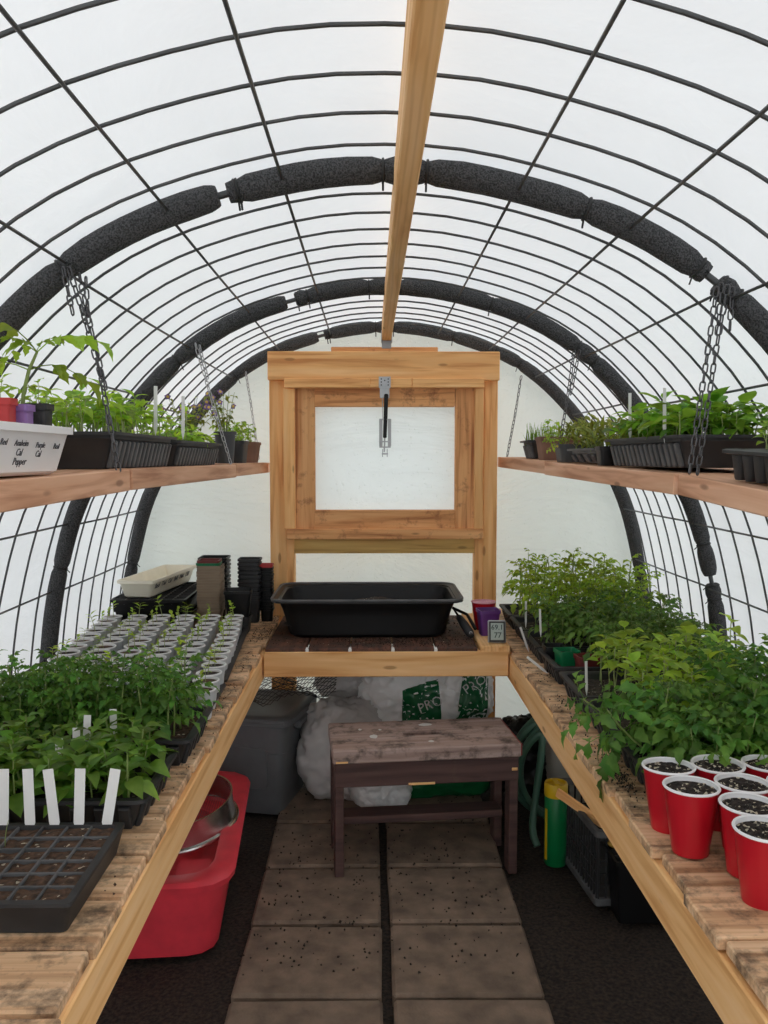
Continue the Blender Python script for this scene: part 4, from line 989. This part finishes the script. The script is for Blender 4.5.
def viola(name, label, loc, n, R, Hh, seed):
    r = random.Random(seed); t = thing(name, label, 'flowering plant', loc)
    fl = MB(); 
    for k in range(5):
        a = 2*PI*k/5+.3; v, f = strip_leaf(.013, .012, .1, .1, .0, 4); mt = Matrix.Rotation(a, 4, 'Y') @ Matrix.Rotation(-PI/2, 4, 'X') if False else Matrix.Rotation(a, 4, 'Z')
        fl.add([mt @ Vector(q) for q in v], f)
    flm = fl.mesh('petals', 'petal', 'all'); fy = MB().lathe([(.0001,.0025),(.005,.002),(.006,.0)], 8).mesh('flower_eye', 'petal_y', True)
    for i in range(n):
        a = r.uniform(0, 6.28); rad = R*math.sqrt(r.random()); h = Hh*r.uniform(.45,1.0); tip = Vector((rad*math.cos(a), rad*math.sin(a), h))
        part('stem', MB().tube([(tip.x*.15, tip.y*.15, 0), tip*.6, tip], [.0014,.0011,.0008], 4), 'stem', t, 'all')
        for k in range(5):
            q = tip*r.uniform(.3,.95); obj('leaf', r.choice(LEAVES['herb']), t, ml=Matrix.Translation(q) @ rotmat(r.uniform(0,6.28), r.uniform(-.2,.6)) @ Matrix.Scale(r.uniform(.3,.5), 4))
        if i % 2 == 0:
            R3 = Matrix.Translation(tip) @ Matrix.Rotation(r.uniform(-.6,.6), 4, 'Z') @ Matrix.Rotation(r.uniform(.9,1.4), 4, 'X') @ Matrix.Scale(1.0, 4)
            f_ = obj('flower', flm, t, ml=R3); obj('flower_eye', fy, f_, ml=Matrix.Identity(4))
px_ = lx(3.0)
round_pot('flower_pot', 'tall grey round pot of violas on the left hanging shelf', (px_-.05, 3.125, ZL+.005), .042, .030, .115, 'greypot')
viola('viola_plant', 'purple and yellow violas in the tall grey pot', (px_-.05, 3.125, ZL+.108), 16, .085, .165, 5)
round_pot('flower_pot', 'dark round pot of violas behind the tall grey pot', (px_-.16, 3.02, ZL+.005), .06, .045, .10, 'black2')
viola('viola_plant', 'purple and yellow violas in the dark pot beside the basil tray', (px_-.16, 3.02, ZL+.095), 18, .10, .15, 8)
square_pot('flower_pot', 'black square pot of leafy greens on the left hanging shelf', (lx(3.3)-.068, 3.30, ZL+.005), .13, .11, .085, 'black2', -.03)
square_pot('flower_pot', 'brown square pot of leafy greens at the far end of the left hanging shelf', (lx(3.5)-.062, 3.56, ZL+.005), .135, .11, .085, 'brownpot', -.03)
plant_rows('bushy', 'leafy_greens', 'leafy greens in the left shelf black pot', 'seedling', 'leafy greens in the black square pot', lx(3.3)-.12, lx(3.3)-.015, 3.25, 3.36, ZL+.075, 3, 3, (.9,1.2), tilt=.25)
plant_rows('bushy', 'leafy_greens', 'leafy greens in the left shelf brown pot', 'seedling', 'leafy greens in the brown square pot', lx(3.5)-.115, lx(3.5)-.01, 3.51, 3.62, ZL+.075, 3, 3, (.8,1.1), tilt=.3)

# ---- right hanging shelf
def RZ(y0, y1): return rz_((y0+y1)/2)+.008
x = rx(2.12)+.015
t, zs = seed_tray('long black tray of glossy seedlings on the right hanging shelf', x, x+.275, 1.87, 2.40, rz_(2.4)+.001, .074, rz=ang(rx,1.9,2.4), mat='black2', ribs=(15,0), ribmat='blackgrey')
plant_rows('shelf2', 'glossy_seedling', 'glossy seedling in the right shelf tray', 'seedling', 'glossy seedlings in the right shelf tray', x+.02, x+.255, 1.89, 2.38, zs, 6, 11, (.8,1.05), tilt=.12)
for px, y0, y1, Y, lb in ((630,393,437,2.25,'slim white tag standing at the far end of the right shelf tray'), (664.5,388,438,1.98,'slim white tag standing at the near end of the right shelf tray')):
    a = at(px, y1, Y); b = at(px, y0, Y); plant_label(lb, (a.x, Y, a.z), b.z-a.z, .008, 0, -.02, group='slim tags on the right shelf')
# plug tray
x = rx(1.4)+.028; pt_ = thing('plug_tray', 'black plug tray with rounded cell bottoms at the right photo edge', 'tray', (x+.14, 1.42, rz_(1.42)+.006)); pt_.rotation_euler = (.045,0,ang(rx,1.2,1.7))
part('rim_plate', MB().loft([(.140,.255,.050,.01),(.148,.263,.052,.012),(.148,.263,.058,.012),(.143,.258,.060,.012)], cap0=True, cap1=True), 'black2', pt_, True)
cell = MB().loft([(.011,.011,0,.006),(.0125,.0125,.004,.006),(.0185,.0185,.052,.008)], cap0=True).mesh('cell', 'black2', True)
for i in range(6):
    for j in range(12): obj('cell', cell, pt_, ml=Matrix.Translation((-.115+.046*i, -.231+.042*j, 0)))
part('soil', soil_grid(.13,.245,.0605, n=10, amp=.002), 'soil', pt_, 'all')
plant_rows('shelf', 'bright_seedling', 'bright seedling in the plug tray', 'seedling', 'seedlings in the plug tray', x+.02, x+.25, 1.25, 1.66, rz_(1.42)+.064, 5, 7, (.5,.75), tilt=.3)
# far right shelf
x = rx(2.65)
t, zs = seed_tray('low grey tray of dark herbs on the right hanging shelf', x+.02, x+.26, 2.50, 2.80, rz_(2.8)+.001, .045, rz=ang(rx,2.4,2.9), mat='blackgrey', ribs=(4,5))
plant_rows('herb', 'herb_plant', 'dark herb in the low grey tray', 'herb', 'dark herbs in the grey tray', x+.03, x+.25, 2.50, 2.79, zs, 6, 7, (1.0,1.5), tilt=.25)
x = rx(2.44); square_pot('flower_pot', 'small black square pot between the trays on the right hanging shelf', (x+.055, 2.452, rz_(2.45)+.001), .075, .06, .055, 'black', -.03)
plant('herb', 'herb_plant', (x+.055, 2.452, rz_(2.45)+.045), 'narrow-leaved herb in the small black pot between right shelf trays', 'herb', None, .8)
x = rx(2.9); square_pot('flower_pot', 'grey square pot of dark herbs beside the brown fibre pot', (x+.075, 2.89, rz_(2.9)+.001), .12, .10, .06, 'greypot', -.03)
plant_rows('herb', 'herb_plant', 'dark herb in the grey square pot', 'herb', 'dark herbs in the grey pot', x+.03, x+.12, 2.85, 2.93, rz_(2.9)+.05, 3, 3, (.8,1.2), tilt=.3)
plant('tomato_pale', 'trailing_plant', (x+.02, 2.86, rz_(2.9)+.05), 'yellowing plant trailing over the edge of the right hanging shelf', 'plant', None, .35).rotation_euler = (.9, -.9, 0)
x = rx(3.12); square_pot('flower_pot', 'brown fibre pot of greens on the right hanging shelf', (x+.08, 3.12, rz_(3.12)+.003), .15, .125, .085, 'brownpot', -.04)
plant_rows('bushy', 'leafy_greens', 'leafy greens in the right shelf brown pot', 'seedling', 'leafy greens in the right brown pot', x+.03, x+.14, 3.07, 3.17, rz_(3.1)+.075, 3, 3, (.55,.85), tilt=.2)
x = rx(3.4); t, zs = seed_tray('small ribbed grey tray of chives at the far end of the right hanging shelf', x+.015, x+.17, 3.25, 3.52, rz_(3.4)+.003, .072, rz=-.04, mat='black2', ribs=(11,5), ribmat='blackgrey')
ch_ = thing('chives', 'thin upright chive blades in the small ribbed tray', 'chives', (x+.09, 3.385, zs-.004))
m = MB()
for k in range(90):
    bx_, by = random.uniform(-.06,.06), random.uniform(-.115,.115); h = random.uniform(.04,.10); dx, dy = random.uniform(-.018,.018), random.uniform(-.02,.02)
    m.tube([(bx_,by,0),(bx_+dx*.4,by+dy*.4,h*.6),(bx_+dx,by+dy,h)], [.0013,.0011,.0004], 4)
part('blades', m, 'shelf_leaf', ch_, 'all')['kind'] = 'stuff'

# ------------------------------------------------------------------ under the benches
# stool
stl = thing('wooden_stool', 'old dark brown painted wooden step stool standing in the aisle', 'stool', (.175, 2.917, 0), .10)
ST = .46; W2, D2 = .318, .150
top = MB()
sl0, sl1, sh = -.065, .065, .016
for (a, b, c, d) in ((-W2, W2, -D2, -sh), (-W2, W2, sh, D2), (-W2, sl0, -sh, sh), (sl1, W2, -sh, sh)):
    top.box(((a+b)/2, (c+d)/2, ST-.023), (b-a, d-c, .046), .002 if d-c < .1 else .004)
part('seat', top, 'stool_top', stl)
for sd in (-1, 1):
    part('apron', MB().box((0, sd*(D2-.022), ST-.046-.042), (2*W2-.012, .022, .084), .003), 'stool', stl)
    part('end_apron', MB().box((sd*(W2-.020), 0, ST-.042-.03), (.022, 2*D2-.07, .06), .003), 'red_paint' if sd > 0 else 'stool', stl)
    for fb in (-1, 1): part('leg', MB().box((sd*(W2-.022), fb*(D2-.045), (ST-.042)/2), (.030, .062, ST-.044), .003), 'stool', stl)
part('edge_strip', MB().box((W2+.001, 0, ST-.021), (.004, 2*D2-.004, .040), .001), 'red_paint', stl)
for (x, y, z, a, b) in ((-.02,-D2+.0105,ST-.126,.09,.008),(-W2+.03,-D2-.0008,ST-.040,.04,.006),(W2-.02,-D2+.0105,ST-.09,.02,.01)):
    part('bare_chip', MB().box((x, y, z), (a, .002, b), .0008), 'fir', stl)
part('stretcher', MB().box((0, 0, .175), (2*W2-.07, .085, .026), .003), 'stool', stl)
for (x, y, sx, sy) in ((-.17,-.02,.028,.02),(-.14,.05,.012,.008),(.03,.09,.05,.016),(.02,-.09,.02,.01),(-.21,.06,.012,.010)):
    pts = [(x+sx*.5*(1+.35*nz(k, x*9))*math.cos(k*PI/5), y+sy*(1+.35*nz(k*2, y*9))*math.sin(k*PI/5), ST+.0006) for k in range(10)]
    part('paint_spot', MB().add(pts, [tuple(range(10))]), 'print_white', stl)
# tote
tt = thing('storage_tote', 'dark grey plastic storage tote with lid under the left end of the potting bench', 'tote', (-.545, 3.475, .012), -.22)
m = MB().loft([(.225,.150,0,.03),(.232,.157,.015,.035),(.246,.168,.25,.035),(.252,.174,.255,.035),(.262,.183,.385,.04),(.275,.196,.390,.04)], cap0=True)
part('body', m, 'tote', tt, True)
part('lid', MB().loft([(.276,.197,.368,.045),(.285,.206,.372,.05),(.285,.206,.395,.05),(.272,.193,.404,.045),(.25,.17,.404,.04),(.24,.16,.398,.04)], cap0=True, cap1=True), 'tote', tt, True)
for sd in (-1, 1): part('handle', MB().box((sd*.272, 0, .345), (.03, .16, .035), .008), 'tote', tt)
part('lid_ridge', MB().tube([(-.26,-.203,.386),(0,-.2065,.386),(.26,-.203,.386)], .006, 6), 'tote', tt, True)
part('front_panel', MB().loft([(.15,.085,0,.02),(.146,.081,.006,.02)], cap1=True).xf(Matrix.Translation((.03,-.168,.19)) @ Matrix.Rotation(PI/2+.06, 4, 'X')), 'tote', tt, True)
# wire mesh roll on the tote
wr = thing('wire_netting', 'loose roll of dark wire netting lying on the grey tote lid', 'wire netting', (-.36, 3.52, .425))
m = MB(); na, nl_ = 24, 36
def netp(i, j):
    u, v = j/nl_, i/na; x = -.30+.52*u; y = -.18+.30*v
    z = .012+.035*abs(math.sin(u*7+v*2))+.03*v+.10*max(0, u-.55)+.01*nz(u*9, v*9)
    return Vector((x, y-.05*u, z))
for i in range(na+1):
    for j in range(nl_+1):
        if i < na and j < nl_:
            if (i+j) % 2 == 0: m.tube([netp(i,j), netp(i+1,j+1)], .0016, 3, caps=False)
            else: m.tube([netp(i+1,j), netp(i,j+1)], .0016, 3, caps=False)
o = part('netting', m, 'wire_dark', wr); o['kind'] = 'stuff'
# bags
def bag(name, label, loc, sx, sy, sz, mat, rz=0, seed=1, nz_amp=.12, tilt=(0,0), fold=14, cat='bag', group=None):
    bm = bmesh.new(); bmesh.ops.create_icosphere(bm, subdivisions=5, radius=1)
    for v in bm.verts:
        d = v.co.normalized(); e = 3.2
        k = (abs(d.x)**e+abs(d.y)**e+abs(d.z)**e)**(-1/e)
        p = d*k; q = p*1.6+Vector((seed*3.1, seed*1.7, 0))
        a = 1+nz_amp*nz(q.x, q.y, q.z)+nz_amp*.45*nz(q.x*3.1, q.y*3.1, q.z*3.1)
        cr_ = abs(nz(q.x*2.2, q.y*2.2, q.z*5)); a -= nz_amp*.45*max(0, .16-cr_)/.16
        c2 = abs(nz(q.x*4.5+9, q.y*4.5, q.z*9)); a -= nz_amp*.28*max(0, .2-c2)/.2
        a += .012*math.sin(p.z*fold+3*nz(q.x*2, q.y*2))*max(0, 1-abs(p.z))
        v.co = Vector((p.x*a*sx, p.y*a*sy, max(-1, p.z*a)*sz+sz))
    me = bpy.data.meshes.new('sack'); bm.to_mesh(me); bm.free(); me.materials.append(M[mat]); me.polygons.foreach_set('use_smooth', [True]*len(me.polygons))
    t = thing(name, label, cat, loc, 0, group); t.rotation_euler = (tilt[0], tilt[1], rz); 
    t.matrix_basis = Matrix.LocRotScale(Vector(loc), Euler((tilt[0], tilt[1], rz)), None)
    obj('sack', me, t, ml=Matrix.Identity(4)); return t, me
def stick_on(bagpair, me2d, name, cx, cz, rot=0, off=.0035):
    """wrap a flat mesh (x, y plane) onto the bag's front (-y) side"""
    t, me = bagpair; tree = BVHTree.FromPolygons([v.co.copy() for v in me.vertices], [tuple(p.vertices) for p in me.polygons])
    R = Matrix.Rotation(rot, 2)
    for v in me2d.vertices:
        q = R @ Vector((v.co.x, v.co.y)); h = tree.ray_cast(Vector((cx+q.x, -2, cz+q.y)), Vector((0,1,0)))
        v.co = Vector((cx+q.x, (h[0].y if h[0] else -.05)-off-(v.co.z*.2), cz+q.y))
    me2d.update(); return obj(name, me2d, t, ml=Matrix.Identity(4))
def patch(pts, mat, n=18, name='printed_panel'):
    xs = [p[0] for p in pts]; ys = [p[1] for p in pts]; x0, x1, y0, y1 = min(xs), max(xs), min(ys), max(ys); m = MB()
    def lerp4(u, v):
        a, b, c, d = [Vector((*p, 0)) for p in pts]; return a.lerp(b, u).lerp(d.lerp(c, u), v)
    for j in range(n+1):
        for i in range(n+1): m.v.append(lerp4(i/n, j/n))
    for j in range(n):
        for i in range(n): a = j*(n+1)+i; m.f.append((a, a+1, a+n+2, a+n+1))
    return m.mesh(name, mat, 'all')
b1 = bag('soil_bag', 'slumped grey-white soil bag between tote and stool', (-.115, 3.47, .012), .185, .14, .205, 'bag_grey', .1, 2, .14, fold=26)
b2 = bag('soil_bag', 'crumpled pale grey bag lying on top under the potting bench', (-.05, 3.66, .38), .19, .12, .115, 'bag_grey', -.1, 5, .2)
b3 = bag('soil_bag', 'white soil bag with green printed panel behind the stool', (.17, 3.55, .285), .20, .14, .155, 'bag_white', .05, 7, .26)
stick_on(b3, patch([(-.05,-.16),(.115,-.16),(.10,.055),(-.05,.02)], 'bag_green'), 'printed_panel', .0, .17, 0)
stick_on(b3, text_mesh('PRO', .055, 'lettering', 'print_white', .0001), 'lettering', .065, .13, .35, .0065)
b4 = bag('soil_bag', 'white soil bag with dark green print at the right end behind the stool', (.40, 3.57, .30), .115, .13, .16, 'bag_white', -.1, 9, .26)
stick_on(b4, patch([(-.04,-.15),(.09,-.15),(.10,.11),(.0,.12)], 'bag_green'), 'printed_panel', .0, .17, 0)
stick_on(b4, text_mesh('PRO', .055, 'lettering', 'print_white', .0001), 'lettering', .04, .19, .6, .0065)
b5 = bag('soil_bag', 'full green printed soil bag lying on the floor behind the stool', (.265, 3.52, .012), .26, .15, .14, 'bag_green', 0, 12, .10)
b6 = bag('soil_bag', 'pale grey soil bag lying on the floor behind the left stool legs', (.03, 3.40, .012), .13, .13, .10, 'bag_white', .15, 15, .12, fold=20)
stick_on(b5, patch([(-.03,-.02),(.03,-.02),(.03,.02),(-.03,.02)], 'print_white', 4, 'barcode_label'), 'barcode_label', -.09, .21, 0)
for k in range(4): stick_on(b5, patch([(-.002,-.30),(.002,-.30),(.002,.0),(-.002,.0)], 'print_white', 6, 'printed_stripe'), 'printed_stripe', -.17+k*.006, .20, 0)
# red tub with sieve
rt = thing('red_tub', 'red plastic tub with wide moulded rim on the floor under the left bench', 'tub', (-.695, 2.70, .012), .075)
RH = .235; hx, hy = .275, .43
m = MB().loft([(hx-.05,hy-.05,0,.08),(hx-.02,hy-.02,.20,.10),(hx,hy,.205,.11),(hx+.004,hy+.004,.225,.11),(hx-.006,hy-.006,RH,.11),(hx-.055,hy-.055,RH,.09),(hx-.062,hy-.062,RH-.006,.09),(hx-.075,hy-.09,RH-.075,.09),(hx-.12,hy-.16,RH-.078,.08),(hx-.13,hy-.17,.06,.07)], cap0=True, cap1=True)
part('body', m, 'red2', rt, True)
part('moulded_pocket', MB().loft([(.05,.05,0,.01),(.05,.05,.018,.012)], cap1=True).xf(Matrix.Translation((hx-.13,-.22,RH-.072))), 'red2', rt, True)
sv = thing('garden_sieve', 'round stainless steel garden sieve tilted inside the red tub', 'sieve', (-.575, 2.72, RH+.035))
sv.matrix_basis = Matrix.LocRotScale(Vector((-.612, 2.72, RH-.01)), Euler((.13, -.12, 0)), None)
R = .172
part('band', MB().lathe([(R,0),(R,.003),(R-.004,.012),(R-.004,.083),(R-.001,.086),(R-.001,.09),(R-.006,.09),(R-.006,.01)], 48), 'stainless', sv, True)
part('bottom_ring', MB().tube([(R*1.01*math.cos(2*PI*k/48), R*1.01*math.sin(2*PI*k/48), .006) for k in range(48)], .0065, 8, closed=True), 'stainless', sv, True)
m = MB()
for k in range(-20, 21):
    d = k*.0082; l = math.sqrt(max(0, (R-.006)**2-d*d))
    if l > .01: m.tube([(d,-l,.008),(d,l,.008)], .0008, 3, caps=False); m.tube([(-l,d,.009),(l,d,.009)], .0008, 3, caps=False)
part('wire_mesh', m, 'steel', sv)['kind'] = 'stuff'
# hose coil
hs = thing('garden_hose', 'coiled dark green garden hose beside the stool under the right bench', 'hose', (.62, 3.22, .0))
pts = []
c0 = Vector((.745, 3.13, .255))
for k in range(4*28):
    a = 2*PI*k/28+2.2; rr_ = .185+.012*math.sin(k*.13)+.01*(k//28); q = k/112
    pts.append(c0+Vector((rr_*math.cos(a), -.06*math.sin(a)+.10*q-.03, rr_*1.12*math.sin(a)*(1 if math.sin(a) > 0 else 1.02)+.012*math.sin(k*.31))))
pts = [Vector((.60,2.98,.02)), Vector((.585,3.01,.06)), Vector((.60,3.05,.13))]+pts
pts = [Vector((p.x, p.y, max(p.z, .018))) for p in pts]
for _ in range(2): pts = [pts[0]]+[q for a, b in zip(pts[:-1], pts[1:]) for q in (a.lerp(b, .25), a.lerp(b, .75))]+[pts[-1]]
obj('tube', MB().tube(pts, .0135, 8).mesh('tube', 'hose', 'all'), hs, mw=Matrix.Identity(4))
bag('plastic_bag', 'crumpled black plastic bag behind the hose under the right bench', (.66, 3.56, .14), .10, .10, .085, 'bag_black', 0, 21, .3)
bag('plastic_bag', 'black plastic sack on the floor behind the garden hose', (.68, 3.50, .012), .16, .13, .13, 'bag_black', .3, 24, .25)
gb = thing('grey_bin', 'light grey plastic bin standing under the right bench', 'bin', (.90, 3.42, .012))
part('body', MB().loft([(.17,.15,0,.03),(.20,.17,.30,.035),(.204,.174,.302,.035),(.208,.178,.36,.035),(.224,.192,.362,.04),(.224,.192,.385,.04),(.208,.178,.388,.035),(.18,.15,.05,.03)], cap0=True, cap1=True), 'bin', gb, True)
part('panel_arch', MB().tube([(-.15+.30*k/10, -.165-.012*math.sin(PI*k/10)-.004, .20+.06*math.sin(PI*k/10)) for k in range(11)], .005, 6), 'bin', gb, True)
can = thing('canister', 'green canister with yellow shaker lid standing beside the crate', 'canister', (.640, 2.87, .012))
part('body', MB().lathe([(.036,0),(.0385,.004),(.0385,.242),(.036,.248),(.0365,.252)], 28).disc(.036, 0, 28), 'greencan', can, True)
lid = part('lid', MB().lathe([(.0395,.242),(.0405,.246),(.0405,.282),(.038,.288),(.034,.288),(.033,.280),(.0001,.280)], 28), 'yellow', can, True)
part('label_stripe', MB().add([(.0392*math.cos(a), .0392*math.sin(a), z) for z in (.02,.20) for a in [3.35+.05*k for k in range(8)]], [(k, k+1, k+9, k+8) for k in range(7)]), 'yellow', can)
o = obj('lid_tab', MB().box((0,0,.284), (.02,.05,.010), .003).mesh('lid_tab', 'yellow'), lid, ml=Matrix.Identity(4))
sk = board('wooden_stake', at(557, 792, 2.80), at(603, 824, 2.66), .012, .032, 'cedar', None); tag(sk, 'short wooden stake sticking out between canister and right bench', 'stake')
def crate(label, loc, hx, hy, h, rz):
    t = thing('plastic_crate', label, 'crate', loc, rz, None)
    part('floor_panel', MB().box((0,0,.006), (2*hx-.01, 2*hy-.01, .008), .001), 'black2', t)
    for z in (h-.012, .02): part('rail', MB().loft([(hx,hy,z-.012,.012),(hx+.004,hy+.004,z-.01,.012),(hx+.004,hy+.004,z+.01,.012),(hx-.002,hy-.002,z+.012,.012),(hx-.010,hy-.010,z+.012,.01),(hx-.010,hy-.010,z-.012,.01)]), 'blackgrey', t, True)
    sb = MB().box((0,0,0), (.006,.006,h-.04), .001).mesh('side_bar', 'black2')
    n = int(2*hx/.024)
    for k in range(n+1):
        for sd in (-1,1): obj('side_bar', sb, t, ml=Matrix.Translation((-hx+.008+(2*hx-.016)*k/n, sd*(hy-.004), h/2)))
    n = int(2*hy/.024)
    for k in range(n+1):
        for sd in (-1,1): obj('side_bar', sb, t, ml=Matrix.Translation((sd*(hx-.004), -hy+.008+(2*hy-.016)*k/n, h/2)))
    for z in (.07,.11,.15):
        if z < h-.03: part('hoop_bar', MB().loft([(hx-.002,hy-.002,z,.01),(hx-.002,hy-.002,z+.005,.01),(hx-.007,hy-.007,z+.005,.01),(hx-.007,hy-.007,z,.01)]), 'black2', t)
    return t
crate('black lattice plastic crate beside the green canister', (.835, 2.80, .012), .155, .22, .25, .1)
cell_block('black cell tray lying on the crate under the right bench', .73, .95, 2.46, 2.60, .012, .20, 4, 3, .0)
sp = thing('sponge', 'dull yellow oval sponge on the black tray under the right bench', 'sponge', (.775, 2.56, .215))
m = MB().lathe([(.0001,0),(.036,.002),(.042,.010),(.036,.018),(.0001,.020)], 20).xf(Matrix.Diagonal((1.0,.6,1,1))); part('body', m, 'yellow_dull', sp, True)
